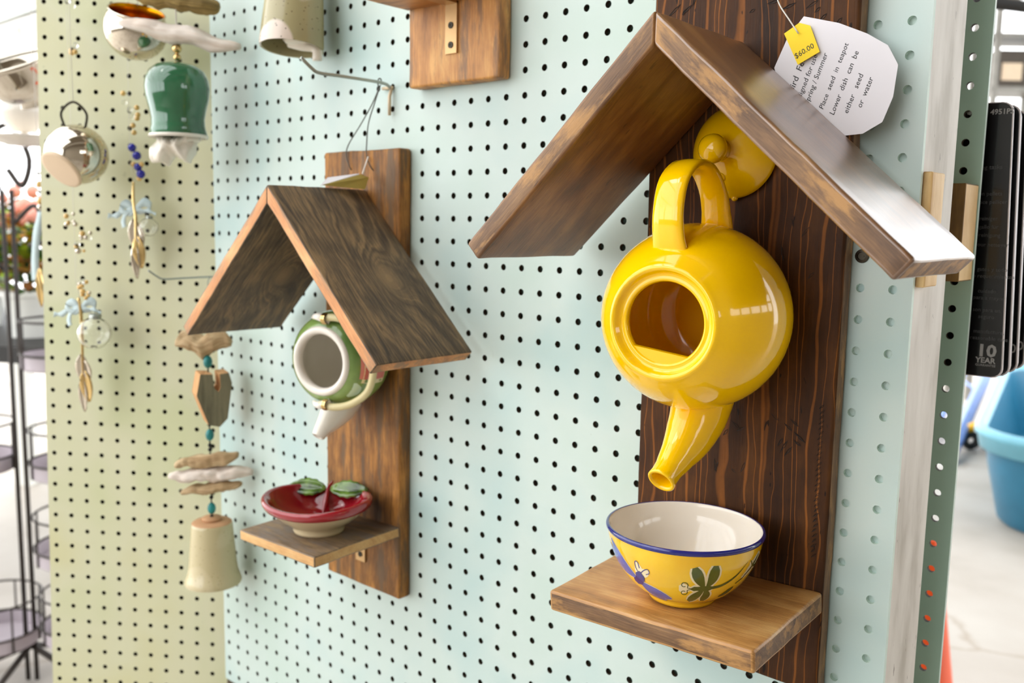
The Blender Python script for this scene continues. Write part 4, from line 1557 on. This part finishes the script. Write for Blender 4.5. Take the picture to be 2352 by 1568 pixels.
# --- speckled bell at the top
bx, by = -6.98, -2.0
SBc = thing('wind_chime', 'speckled beige ceramic bell with pale blotches hanging at the top edge', 'wind chime', (bx, by, 2.7))
mb = MB()
mb.lathe([(0, 4.2), (.8, 4.15), (1.2, 3.8), (1.32, 3), (1.4, 2), (1.47, 1), (1.52, .2), (1.5, 0), (1.42, .02), (1.38, .6), (1.25, 3), (0, 4.0)], (bx, by, 2.95), Vector((-.04, .12, 1)), 44)
mb.build('bell', speckled, SBc, sharp=60)
mb = MB()
mb.tube(bez([(bx - .2, by, 3.2), (bx + .4, by + .3, 3.05), (bx + .95, by + .7, 2.95), (bx + 1.0, by + .75, 2.4)], 12), lerp_list([.18, .2, .22, .24], 12), 10)
mb.ball((bx + .3, by + .2, 3.3), .75, 12, 0, (1, 1, .3))
mb.build('clapper', shell_m, SBc, sharp=0)
cord(SBc, [(bx, by, 7), (bx, by, 12.4)], .04, string_m)

RAIL = thing('hanging_rail', 'steel rail above the picture top carrying the hung chimes and pots', 'rail', (-17, -3, 12))
mb = MB()
mb.tube([(-62, -9, 12.5), (-2, 1.2, 12.5)], .3, 8)
mb.tube([(-62, 4.8, 12.3), (-14, 4.8, 12.3)], .3, 8)
mb.build('rod', steel, RAIL, sharp=0)
# --- mirrored metal pots
def metal_pot(label, c, axis, R, parts, cordtop):
    T = thing('hanging_pot', label, 'hanging pot', c)
    return T


SP = thing('hanging_pot', 'silver mirrored pot tipped with its pale round base facing out', 'hanging pot', (-21.9, -5.8, -1.7))
sc_ = Vector((-21.9, -5.8, -1.75))
sax = Vector((.15, -.68, -.62)).normalized()
mb = MB()
mb.lathe([(r, h) for r, h in sphere_prof(1.66, 0, -1.45, 1.2, 16)], sc_, sax, 44)
mb.build('pot_body', silver, SP, sharp=0)
mb = MB()
mb.lathe([(1.14, 1.18), (1.22, 1.28), (1.18, 1.4), (1.05, 1.42), (0, 1.4)], sc_, sax, 40)
mb.build('pot_base', beige_base, SP, sharp=0)
mb = MB()
mb.tube(bez([sc_ + Vector((-.55, -.3, 1.35)), sc_ + Vector((-.75, -.45, 2.3)), sc_ + Vector((-.2, 0, 2.9)), sc_ + Vector((.35, .45, 2.3)), sc_ + Vector((.3, .4, 1.5))], 20), .07, 8)
mb.build('wire_handle', dark_metal, SP, sharp=0)
cord(SP, [sc_ + Vector((-.2, 0, 2.9)), sc_ + Vector((-.2, 0, 14.2))], .018, string_m)

GP = thing('hanging_pot', 'silver pot with golden inside tipped behind the pale driftwood', 'hanging pot', (-18.9, -3.5, 4.8))
gc = Vector((-19.0, -3.6, 5.05))
gax = Vector((.42, -.12, .85)).normalized()
mb = MB()
mb.lathe([(0, -1.62)] + [(r, h) for r, h in sphere_prof(1.66, 0, -1.6, .75, 14)] + [(1.42, .9), (1.5, .96), (1.42, .98)], gc, gax, 44)
mb.build('pot_body', silver, GP, sharp=0)
mb = MB()
mb.lathe([(1.42, .97), (1.32, .8), (1.4, .4), (1.35, -.4), (1.0, -1.1), (0, -1.4)], gc, gax, 44)
mb.build('pot_inside', gold_in, GP, sharp=0)
cord(GP, [gc + Vector((.3, 0, 1.2)), gc + Vector((.3, 0, 7.5))], .018, string_m)


# --- bead and spoon ornaments
def ribbon(parent, path, w, side, name='ribbon', mat=None):
    P_ = bez(path, 26)
    sd = Vector(side).normalized()
    mb = MB()
    vs, fs = [], []
    for i, p in enumerate(P_):
        tw = sd + Vector((0, 0, .35 * math.sin(i * .5)))
        vs += [p - tw * w, p + tw * w]
    for i in range(26):
        fs.append((2 * i, 2 * i + 1, 2 * i + 3, 2 * i + 2))
    mb.add(vs, fs)
    o = mb.build(name, mat or ribbon_m, parent, sharp=0, recalc=False)
    s = o.modifiers.new('thickness', 'SOLIDIFY')
    s.thickness = .03 * S
    return o


def ornament(label, c, beads, scale=1.0, glass=(.35, -.9, .6), long=0.0, stem_up=1.4):
    """ribbon bow with stem, polished leaves and a glass ball; c = bow centre"""
    c = Vector(c)
    T = thing('hanging_ornament', label, 'ornament', tuple(c))
    I = lambda dx, z, dy=0: c + IR * dx * scale + Vector((-.65, .75, 0)) * dy + Vector((0, 0, z * scale))
    ribbon(T, [I(0, 0), I(-.5, .35), I(-.9, .1), I(-.3, -.25), I(0, 0), I(.5, .45), I(.95, .2), I(.5, -.1), I(0, 0)], .2, (.2, .1, 1))
    ribbon(T, [I(0, 0), I(-.6, -.1), I(-1.1, -.3), I(-1.6, -.35)], .16, (.2, .1, 1))
    ribbon(T, [I(0, 0), I(-.5, -.2), I(-.7, -.6), I(-.65, -1.0)], .15, (1, .5, .2))
    ribbon(T, [I(0, 0), I(.7, -.05), I(1.2, -.25)], .09, (.2, .1, 1))
    mb = MB()
    mb.tube(bez([I(-.05, stem_up), I(-.08, .5), I(.02, -.5), I(-.02, -1.6 - long), I(.0, -2.8 - long)], 20), lerp_list([.07, .09, .1, .07, .04], 20), 8)
    mb.build('stem', brass, T, sharp=0)
    for (dx, z, L, w, d_, m_) in ((-.05, -.5 - long, 1.7, .42, (-.12, 0, -1), silver), (.05, -1.5 - long, 1.9, .42, (.1, .05, -1), brass), (-.1, -1.9 - long, 2.1, .3, (.02, 0, -1), silver), (.1, -.9 - long, 1.2, .3, (.2, .1, -1), silver)):
        thick_leaf('polished_leaf', m_, T, I(dx, z), d_, (.65, -.75, 0), L, w, t=.05, tooth=0)
    gcx = I(glass[0], glass[1])
    mb = MB()
    r = glass[2]
    mb.lathe([(0, -r)] + [(math.sin(math.pi * k / 14) * r, -math.cos(math.pi * k / 14) * r) for k in range(1, 13)] + [(r * .3, r * 1.0), (r * .32, r * 1.15), (r * .26, r * 1.15), (r * .25, r * .95)] + [(math.sin(math.pi * k / 14) * r * .93, -math.cos(math.pi * k / 14) * r * .93) for k in range(11, 0, -1)], gcx, (.2, 0, 1), 28)
    mb.build('glass_ball', clear_glass, T, sharp=0)
    mb = MB()
    mb.lathe([(r * .36, r * .98), (r * .38, r * 1.2), (r * .2, r * 1.25), (0, r * 1.25)], gcx, (.2, 0, 1), 20)
    mb.build('ball_cap', steel, T, sharp=0)
    cord(T, [gcx + Vector((.05, 0, r * 1.2)), I(0, 0)], .015, string_m)
    for (dx, z, r_, m_) in beads:
        bead(T, I(dx, z), r_ * 1.3, m_)
    cord(T, [I(0, stem_up), I(-.2, stem_up + 1), (c.x, c.y, 12.2)], .012, string_m)
    return T


bb_ = []
for k, (dx, z, r) in enumerate(((-.05, 3.55, .19), (.2, 3.1, .2), (.25, 2.45, .18), (.4, 2.05, .2))):
    bb_.append((dx, z, r, cobalt))
for (dx, z) in ((.0, 2.6), (.45, 2.6), (.1, 2.3), (.3, 1.8), (-.45, 6.6), (-.4, 6.1), (-.1, 5.7), (0, 5.3), (.05, 4.8), (.3, 5.8), (.35, 5.4), (.3, 5.2), (.1, 4.4)):
    bb_.append((dx, z, .12, clear_bead if int(z * 10) % 2 else amber_bead))
ornament('ornament with cobalt beads, pale blue bow and polished leaves on the lime board', (-20.9, -3.05, -4.75), bb_, 1.0, (.75, -1.0, .55), 0, 1.6)
bb2 = []
rnd = random.Random(4)
for (px_, z) in ((-.35, 5.3), (.55, 4.4), (.1, 3.7), (.1, 1.5), (.4, 1.0)):
    for q in range(7):
        bb2.append((px_ + rnd.uniform(-.3, .3), z + rnd.uniform(-.4, .4), rnd.uniform(.07, .14), rnd.choice([clear_bead, amber_bead, silver, amber_bead])))
for z in (14.9, 14.6, 17.2, 17.6, 17.9):
    for q in range(3):
        bb2.append((.2 + rnd.uniform(-.2, .2), z + rnd.uniform(-.2, .2), .12, rnd.choice([clear_bead, amber_bead])))
ornament('ornament with amber beads, blue ribbon and round glass bottle, low on the lime board', (-23.35, -5.35, -10.55), bb2, 1.0, (.75, -1.45, .95), 2.2, .6)

# --- things beyond the lime board's left edge
OE = thing('hanging_ornament', 'pale ribbon ornament hanging just beyond the left edge of the lime board', 'ornament', (-33.7, -3.7, -6))
c = Vector((-33.7, -3.7, -6.7))
ribbon(OE, [c + Vector((.6, .3, 1.8)), c + Vector((.3, .1, .5)), c + Vector((0, 0, -1.2)), c + Vector((-.1, 0, -2.8))], .25, (.75, .65, 0))
for z, m_ in ((4.2, clear_bead), (3.6, amber_bead), (3.0, clear_bead), (2.5, amber_bead), (2.1, silver)):
    bead(OE, c + Vector((.5, .3, z)), .22, m_)
for d_, L_ in (((-.05, 0, -1), 2.6), ((.25, .1, -1), 2.4)):
    thick_leaf('polished_leaf', brass, OE, c + Vector((.3, .1, -2.0)), d_, (.65, -.75, 0), L_, .3, t=.05, tooth=0)
cord(OE, [c + Vector((.5, .3, 1.5)), c + Vector((.5, .3, 22.4))], .02, string_m)

BW = thing('hanging_pot', 'large tilted silver bowl with pierced rim at the upper left edge', 'hanging pot', (-36, -3.0, 4.5))
bc = Vector((-36.5, -3.0, 4.1))
bax = Vector((.12, -.42, .84)).normalized()
mb = MB()
mb.lathe([(0, -1.7), (.5, -1.7), (.55, -1.9), (.8, -1.95), (.7, -1.6), (1.3, -1.35), (2.0, -.8), (2.4, 0), (2.6, .8), (2.75, 1.0), (2.7, 1.08), (2.5, .9), (2.25, 0), (1.8, -.7), (0, -1.3)], bc, bax, 48)
mb.build('bowl_body', silver, BW, sharp=0)
mb = MB()
mb.lathe([(2.62, .82), (2.85, .98), (2.9, 1.12), (2.75, 1.2), (2.65, 1.1)], bc, bax, 48)
mb.build('bowl_rim', silver, BW, sharp=0)
cord(BW, [bc + Vector((1.8, .8, 1.6)), bc + Vector((1.8, .8, 12))], .03, string_m)

CS = thing('teacup_feeder', 'white teacup on a saucer hanging beyond the lime board at the left edge', 'teacup', (-55, 2.5, 0))
cc_ = Vector((-56.5, 4.8, 2.2))
mb = MB()
mb.lathe([(0, 0), (1.0, 0), (1.1, .2), (1.6, .7), (2.0, 1.5), (2.15, 2.4), (2.05, 2.4), (1.9, 1.5), (1.4, .6), (0, .3)], cc_, (0, 0, 1), 40)
mb.build('cup', white_glaze, CS, sharp=0)
mb = MB()
mb.lathe([(0, -.2), (1.4, -.2), (1.6, -.1), (3.2, .3), (3.6, .55), (3.5, .62), (3.0, .4), (1.5, .02), (0, 0)], cc_ + Vector((0, 0, -1.0)), (0, 0, 1), 44)
mb.build('saucer', white_glaze, CS, sharp=0)
mb = MB()
mb.tube([cc_ + Vector((0, 0, .1)), cc_ + Vector((0, 0, -1.2))], .25, 10)
mb.build('stem', white_glaze, CS, sharp=0)
for k in range(3):
    t = k * 2.1 + .4
    cord(CS, [cc_ + Vector((3.3 * math.cos(t), 3.3 * math.sin(t), -.6)), cc_ + Vector((0, 0, 9))], .03, string_m, 'hanger')

# ------------------------------------------------------------------ plant stand and plants at the left
RK = thing('wire_plant_stand', 'tall dark iron plant stand with round grey trays at the left edge', 'plant stand', (-92.4, 16.2, -67))
pc = Vector((-92.4, 16.2, 0))
for dx in (-.6, .6):
    mb = MB()
    mb.tube([pc + IR * dx + Vector((0, 0, -66.9)), pc + IR * dx + Vector((0, 0, -2))], .3, 8)
    mb.build('pole', iron, RK, sharp=0)
mb = MB()
mb.tube(bez([pc + IR * -.9 + Vector((0, 0, -2)), pc + IR * -2.5 + Vector((0, 0, 3)), pc + IR * .5 + Vector((0, 0, 6)), pc + IR * 3 + Vector((0, 0, 2)), pc + IR * 2 + Vector((0, 0, -1.5)), pc + IR * .3 + Vector((0, 0, .5))], 26), .35, 8)
mb.tube(bez([pc + IR * .9 + Vector((0, 0, -6)), pc + IR * 3.5 + Vector((0, 0, -4)), pc + IR * 4.5 + Vector((0, 0, -8)), pc + IR * 2.5 + Vector((0, 0, -9))], 20), .3, 8)
mb.tube(bez([pc + IR * -.9 + Vector((0, 0, -12)), pc + IR * -4.5 + Vector((0, 0, -9)), pc + IR * -5 + Vector((0, 0, -16)), pc + IR * -2.5 + Vector((0, 0, -17))], 20), .3, 8)
mb.build('scroll', iron, RK, sharp=0)
mb = MB()
for k in range(4):
    t = k * math.pi / 2 + .5
    mb.tube(bez([pc + Vector((0, 0, -62)), pc + Vector((5 * math.cos(t), 5 * math.sin(t), -64.5)), pc + Vector((9 * math.cos(t), 9 * math.sin(t), -66.6))], 10), .4, 8)
mb.build('foot', iron, RK, sharp=0)
for k, (dx, z, r) in enumerate(((6.3, -24.5, 5.0), (-6.5, -38, 5.2), (7, -38.5, 5.2), (8, -49.8, 6.0), (-4.5, -61.5, 5.5), (7.5, -60.5, 5.2))):
    c = pc + IR * dx + Vector((0, 0, z))
    mb = MB()
    mb.lathe([(0, 0), (r * .96, 0), (r, .2), (r, 1.9), (r * .97, 1.9), (r * .95, .3), (0, .25)], c, (0, 0, 1), 36)
    tr = mb.build('tray', tray_grey, RK, sharp=40)
    mb = MB()
    for (zz, rr2) in ((6.2, r * 1.02), (2.0, r * 1.02)):
        mb.tube([c + Vector((rr2 * math.cos(a * math.pi / 16), rr2 * math.sin(a * math.pi / 16), zz)) for a in range(33)], .16, 6)
    for a in range(8):
        t = a * math.pi / 4
        mb.tube([c + Vector((r * 1.02 * math.cos(t), r * 1.02 * math.sin(t), .2)), c + Vector((r * 1.02 * math.cos(t), r * 1.02 * math.sin(t), 6.2))], .13, 6)
    mb.build('wire_basket', iron, RK, sharp=0)

# nursery bench with plants further off
BN = thing('nursery_bench', 'long white nursery bench under the plants at the left', 'bench', (-170, 75, -67))
e1 = Vector((.85, .52, 0))
e2 = Vector((-.52, .85, 0))
bcn = Vector((-140, 46, 0))
mb = MB()


def obox(mb, c, hx, hy, z0, z1, ea=e1, eb=e2):
    vs = []
    for z in (z0, z1):
        for (a, b) in ((-1, -1), (1, -1), (1, 1), (-1, 1)):
            vs.append(c + ea * hx * a + eb * hy * b + Vector((0, 0, z)))
    mb.add(vs, [(3, 2, 1, 0), (4, 5, 6, 7), (0, 1, 5, 4), (1, 2, 6, 5), (2, 3, 7, 6), (3, 0, 4, 7)])


obox(mb, bcn, 40, 34, -27, -24.5)
mb.build('bench_top', rubber, BN, smooth=False)
for (a, b) in ((-37, -30), (37, -30), (-37, 30), (37, 30)):
    mb = MB()
    obox(mb, bcn + e1 * a + e2 * b, 1.5, 1.5, -67, -27)
    mb.build('leg', white_paint, BN, smooth=False)


def plant(name, label, c, h, spread, mats, pot, seed, flowers=None):
    rn = random.Random(seed)
    c = Vector(c)
    T = thing(name, label, 'plant', tuple(c))
    mb = MB()
    mb.lathe([(0, 0), (3.2, 0), (4.2, 6.5), (4.6, 6.6), (4.6, 7.4), (4.2, 7.4), (4.0, 6.6), (0, 6.4)], c, (0, 0, 1), 24)
    mb.build('pot', pot, T, sharp=40)
    mb = MB()
    for i in range(420):
        a = rn.uniform(0, 6.28)
        rr = spread * math.sqrt(rn.random())
        z = 7 + h * rn.random() ** .8 * (1 - .35 * rr / spread)
        d = Vector((math.cos(a), math.sin(a), rn.uniform(-.2, .9))).normalized()
        vs, fs = leaf_mesh(c + Vector((math.cos(a) * rr * .8, math.sin(a) * rr * .8, z)), d, Vector((-d.x * d.z, -d.y * d.z, 1)), rn.uniform(2.2, 4), rn.uniform(.7, 1.4), n=4, m=2)
        mb.add(vs, fs, rn.randrange(len(mats)))
    o = mb.build('foliage', mats, T, sharp=0, recalc=False, kind='stuff')
    mb = MB()
    for i in range(6):
        a = rn.uniform(0, 6.28)
        mb.tube([c + Vector((0, 0, 6.4)), c + Vector((math.cos(a) * spread * .5, math.sin(a) * spread * .5, 7 + h * .7))], .2, 5)
    mb.build('stems', leaf_green, T, sharp=0)
    if flowers:
        mb = MB()
        for i in range(26):
            a = rn.uniform(0, 6.28)
            rr = spread * rn.random()
            mb.ball(c + Vector((math.cos(a) * rr, math.sin(a) * rr, 8 + h * rn.uniform(.6, 1.05))), rn.uniform(.7, 1.3), 8)
        mb.build('blossoms', flowers, T, sharp=0, kind='stuff')
    return T


pls = [(6, -22, 'rust and lime leaved plant at the front of the nursery bench', [leaf_rust, leaf_lime, leaf_green], flower_pink, 15),
       (14, 2, 'bushy lime plant with white blossoms in the middle of the bench', [leaf_lime, leaf_green], flower_white, 22),
       (-12, -12, 'dark green plant with coral flowers at the left picture edge', [leaf_green, leaf_rust], flower_pink, 18),
       (22, 25, 'tall pale-blossomed plant at the back of the nursery bench', [leaf_lime, leaf_green], flower_white, 30),
       (-6, 20, 'tall dark plant at the back left of the nursery bench', [leaf_green], None, 28)]
for k, (a, b, lab, ms_, fl_, h_) in enumerate(pls):
    c = bcn + e1 * a + e2 * b
    plant('potted_plant', lab, (c.x, c.y, -24.5), h_, 8.5, ms_, far_brown if k % 2 else white_paint, k + 3, fl_)

# ------------------------------------------------------------------ blister cards behind the back board, right
hk = thing('display_hook', 'steel display hook holding the black blister cards on the back board', 'hook', (21.2, 7.3, -.6))
mb = MB()
mb.tube([(20.9, 7.25, -.9), (20.9, 13.5, -.9), (20.9, 13.9, -.5)], .1, 8)
mb.build('prong', steel, hk)


def round_card(x0, x1, z0, z1, r, y, t):
    pts = []
    for (cx_, cz_, a0) in ((x1 - r, z1 - r, 0), (x0 + r, z1 - r, 90), (x0 + r, z0 + r, 180), (x1 - r, z0 + r, 270)):
        for k in range(5):
            a = math.radians(a0 + k * 22.5)
            pts.append((cx_ + r * math.cos(a), cz_ + r * math.sin(a)))
    return pts


lines = [(-2.9, 'ring tasks', .22, 20.62), (-3.85, 'son pellets', .2, 20.62), (-4.15, 'noce pellicer', .2, 20.62), (-4.75, 'reiniger', .2, 20.75), (-5.05, 'gallo f\u00fcr', .2, 20.75), (-5.35, 'reinigung', .2, 20.75), (-5.7, 'pour nettoyer', .2, 20.62), (-6.6, 'gatos y todo', .2, 20.75), (-6.85, 'no requerimientos', .2, 20.5), (-7.4, 'cuidado', .2, 20.8), (-7.65, 'para a mayor', .2, 20.65), (-8.1, 'son para un', .2, 20.65), (-8.35, 'seguro', .2, 20.85), (-8.9, 'manufacture,', .2, 20.7), (-9.15, 'reasonable care', .2, 20.6)]
for k in range(6):
    y = 8.0 + k * .62
    x1 = 22.12 + .10 * (k % 2)
    z1 = -.55 - .04 * k
    T = thing('blister_card', ['black blister card with printed back, nearest the green back board', 'black blister card second from the front of the hanging stack', 'black blister card third in the hanging stack', 'black blister card fourth in the hanging stack', 'black blister card fifth in the hanging stack', 'black blister card at the far end of the hanging stack'][k], 'package', (20.9, y, z1), 'black blister cards hanging in a stack at right')
    lean = -.04
    pts = [(p[0] + (p[1] - z1) * lean, p[1]) for p in round_card(17.6, x1, -10.5, z1, .35, y, .04)]
    poly_card('card', pts, y, card_black, T, t=.04)
    n_ = len(pts)
    mb = MB()
    vs = [Vector((p[0], y - .05, p[1])) for p in pts] + [Vector((p[0], y + .03, p[1])) for p in pts]
    cxm, czm = sum(p[0] for p in pts) / n_, sum(p[1] for p in pts) / n_
    vs += [Vector((cxm + (p[0] - cxm) * 1.02, y - .05, czm + (p[1] - czm) * 1.006)) for p in pts] + [Vector((cxm + (p[0] - cxm) * 1.02, y + .03, czm + (p[1] - czm) * 1.006)) for p in pts]
    fs = []
    for i in range(n_):
        j = (i + 1) % n_
        fs += [(2 * n_ + i, 3 * n_ + i, 3 * n_ + j, 2 * n_ + j), (i, 2 * n_ + i, 2 * n_ + j, j), (n_ + j, 3 * n_ + j, 3 * n_ + i, n_ + i)]
    mb.add(vs, fs)
    mb.build('clear_edge', card_edge, T, smooth=False)
    mb = MB()
    mb.box(x1 - 2.6, x1 - .25, y + .04, y + .5, -9.3, -2.2)
    mb.build('blister', card_black, T, smooth=False)
    if k == 0:
        ex_, ey_ = Vector((1, 0, 0)), Vector((0, 0, 1))
        for (z, txt, sz_, xx) in lines:
            text_obj('print_line', txt, (xx + (z - z1) * lean + .42, y - .045, z), ex_, ey_, sz_, card_dim, T, off=.006)
        text_obj('code', '4951PS', (21.42, y - .045, -.95), ex_, ey_, .26, card_print, T, off=.006, bold=.006)
        text_obj('big_number', '10', (21.62, y - .045, -9.75), ex_, ey_, .62, card_print, T, off=.006, bold=.02, sx=1.1)
        text_obj('year_word', 'YEAR', (21.62, y - .045, -10.0), ex_, ey_, .28, card_print, T, off=.006, bold=.008)
        text_obj('small_word', 'GUARANTEE', (21.62, y - .045, -10.13), ex_, ey_, .12, card_print, T, off=.006)
    elif k > 2:
        text_obj('big_number', '10', (x1 - .15, y - .055, -9.75), Vector((1, 0, 0)), Vector((0, 0, 1)), .5, card_print, T, off=.006)

# ------------------------------------------------------------------ right background
TB = thing('storage_tub', 'long rounded blue plastic tub with pale rim on the floor at right', 'tub', (-9.8, 230, -67))
tcn_ = Vector((-7.8, 231.1, -67))
td, tn_ = Vector((-.162, .987, 0)), Vector((.987, .162, 0))


def rr_loop(hl, hw, rad, z, n=10):
    out = []
    for (sl_, sw, a0) in ((1, 1, 0), (-1, 1, 90), (-1, -1, 180), (1, -1, 270)):
        for q in range(n + 1):
            a_ = math.radians(a0 + 90 * q / n)
            out.append(tcn_ + td * (sl_ * (hl - rad) + rad * math.cos(a_)) + tn_ * (sw * (hw - rad) + rad * math.sin(a_)) + Vector((0, 0, z)))
    return out


def loft(loops, name, mat):
    mb = MB()
    n = len(loops[0])
    vs = [p for l in loops for p in l]
    fs = []
    for i in range(len(loops) - 1):
        for j in range(n):
            j2 = (j + 1) % n
            fs.append((i * n + j, i * n + j2, (i + 1) * n + j2, (i + 1) * n + j))
    mb.add(vs, fs)
    return mb


mb = loft([rr_loop(54, 12, 11, 0), rr_loop(55, 13, 12, 1), rr_loop(59, 15.5, 13.5, 13), rr_loop(60.5, 16.5, 14, 20), rr_loop(60, 16, 13.5, 20), rr_loop(58, 14.8, 13, 12), rr_loop(54, 12.2, 11, 1.5)], 'w', 0)
n_ = 44
mb.f.append(tuple(6 * n_ + j for j in range(n_)))
mb.m.append(0)
mb.build('tub_wall', tub_blue, TB, sharp=50)
mb = loft([rr_loop(60.3, 16.3, 14, 16.5), rr_loop(61.3, 17.3, 15, 16.8), rr_loop(61.8, 17.8, 15, 19.6), rr_loop(62.4, 18.4, 15.5, 20), rr_loop(62.2, 18.2, 15.5, 21.2), rr_loop(60.8, 16.8, 14.5, 21.5), rr_loop(60, 16, 13.5, 20)], 'r', 0)
mb.build('rolled_rim', tub_rim, TB, sharp=0)

CN = thing('traffic_cone', 'orange traffic cone on the floor low behind the back board edge', 'traffic cone', (0, 110, -67))
cnc = Vector((2.7, 75.3, -67))
mb = MB()
mb.lathe([(5.6, .8), (4.8, 3), (1.2, 27), (.9, 28), (.7, 28), (.7, 27), (0, 27)], cnc, (0, 0, 1), 32)
mb.build('cone_body', orange_m, CN, sharp=50)
mb = MB()
mb.box(cnc.x - 7.5, cnc.x + 7.5, cnc.y - 7.5, cnc.y + 7.5, -67, -66)
mb.build('cone_base', orange_m, CN, smooth=False)

LDR = thing('metal_ladder', 'blue metal ladder leaning low on the floor behind the tub', 'ladder', (-34, 227, -67))
for off_ in ((0, 0, 0), (-11, 22, 0)):
    o_ = Vector(off_)
    mb = MB()
    mb.tube([Vector((-34.5, 227, -65.5)) + o_, Vector((-41.5, 290, -52)) + o_, Vector((-46, 326, -43.5)) + o_], 1.9 if off_[0] == 0 else 1.1, 6)
    mb.build('rail', ladder_blue, LDR, smooth=False)
for k in range(5):
    q = Vector((-34.5, 227, -65.5)).lerp(Vector((-46, 326, -43.5)), .15 + .18 * k)
    mb = MB()
    mb.tube([q, q + Vector((-11, 22, 0))], .5, 6)
    mb.build('rung', ladder_blue, LDR, smooth=False)

TL = thing('floor_trolley', 'small yellow and black wheeled trolley on the floor left of the blue tub', 'trolley', (-34, 249, -67))
tl = Vector((-34.5, 249, -67))
mb = MB()
mb.tube(bez([tl + Vector((-3, -1, 2)), tl + Vector((-1, 0, 6)), tl + Vector((3, 1, 7)), tl + Vector((6, 2, 2))], 14), 1.3, 8)
mb.build('frame', tool_yellow, TL, sharp=0)
for dx in (0, 4.5):
    mb = MB()
    mb.lathe([(.8, -.8), (2.4, -.9), (2.8, 0), (2.4, .9), (.8, .8), (.8, -.8)], tl + Vector((dx, dx * .5, 2.8)), (.5, -.8, 0), 24)
    mb.build('wheel', rubber, TL, sharp=0)

# far shelving seen past the back board
# pale valance far off at the upper left
mb = MB()
obox(mb, Vector((-262, 92, 0)), 60, 2, 42, 110, IR, Vector((-.65, .756, 0)))
structure(mb.build('trim_20', far_grey, smooth=False))
FSH = thing('metal_shelving', 'far grey metal shelving with white shelves at the upper right edge', 'shelving', (-55, 346, -67))
fc = Vector((-55, 346, 0))
ra = Vector((.76, .65, 0))
rb = Vector((-.65, .76, 0))
shelf_steel = plain('shelf_steel', lin(128, 124, 116), .5, metal=.2, var=.1)
for (a, b) in ((-9, -8), (11, -8), (44, -8), (-9, 8), (11, 8), (44, 8)):
    mb = MB()
    obox(mb, fc + ra * a + rb * b, .9, .9, -67, 92, ra, rb)
    mb.build('upright', shelf_steel, FSH, smooth=False)
for z in (-40, -5, 20, 45.5, 64):
    mb = MB()
    obox(mb, fc + ra * 17.5, 28, 9, z, z + 1.4, ra, rb)
    mb.build('shelf', shelf_steel, FSH, smooth=False)
FB1 = thing('storage_crate', 'dark brown crate with a beige label on the far shelving at upper right', 'crate', tuple(fc + Vector((0, 0, 47))))
mb = MB()
obox(mb, fc + ra * 0, 7.5, 6, 46.95, 60, ra, rb)
mb.build('crate_body', far_brown, FB1, smooth=False)
mb = MB()
obox(mb, fc + ra * -2 + rb * -6.1, 3.6, .1, 49.5, 55.5, ra, rb)
mb.build('crate_label', beige_base, FB1, smooth=False)
FB2 = MB()
obox(FB2, fc + ra * 28, 9, 6, 46.95, 57, ra, rb)
tag(FB2.build('storage_box', far_grey, smooth=False), 'grey box beside the brown crate on the far shelving', 'box')
mb = MB()
c0 = fc + ra * 6 + rb * -13
mb.tube([c0 + Vector((0, 0, -67)), c0 + Vector((0, 0, 70))], 1.1, 10)
tag(mb.build('plastic_pole', cyan_m), 'pale cyan pole standing in front of the far shelving', 'pole')
HB = thing('hanging_basket', 'dark metal hanging basket arms at the top right corner', 'basket', (12, 75, 25))
hbn = Vector((-2, 110, 24.5))
mb = MB()
mb.tube(bez([hbn + ra * -10 + Vector((0, 0, 1.5)), hbn + ra * -2 + Vector((0, 0, 1)), hbn + ra * 8 + Vector((0, 0, 0))], 12), .8, 8)
mb.tube(bez([hbn + ra * -10 + Vector((0, 0, -4)), hbn + ra * -4 + Vector((0, 0, -3.4)), hbn + ra * -2 + Vector((0, 0, -4.2))], 12), .8, 8)
mb.tube(bez([hbn + ra * -6 + Vector((0, 0, 8)), hbn + ra * 1 + Vector((0, 0, 5)), hbn + ra * 8 + Vector((0, 0, 2))], 12), .9, 8)
mb.build('arm', rubber, HB, sharp=0)
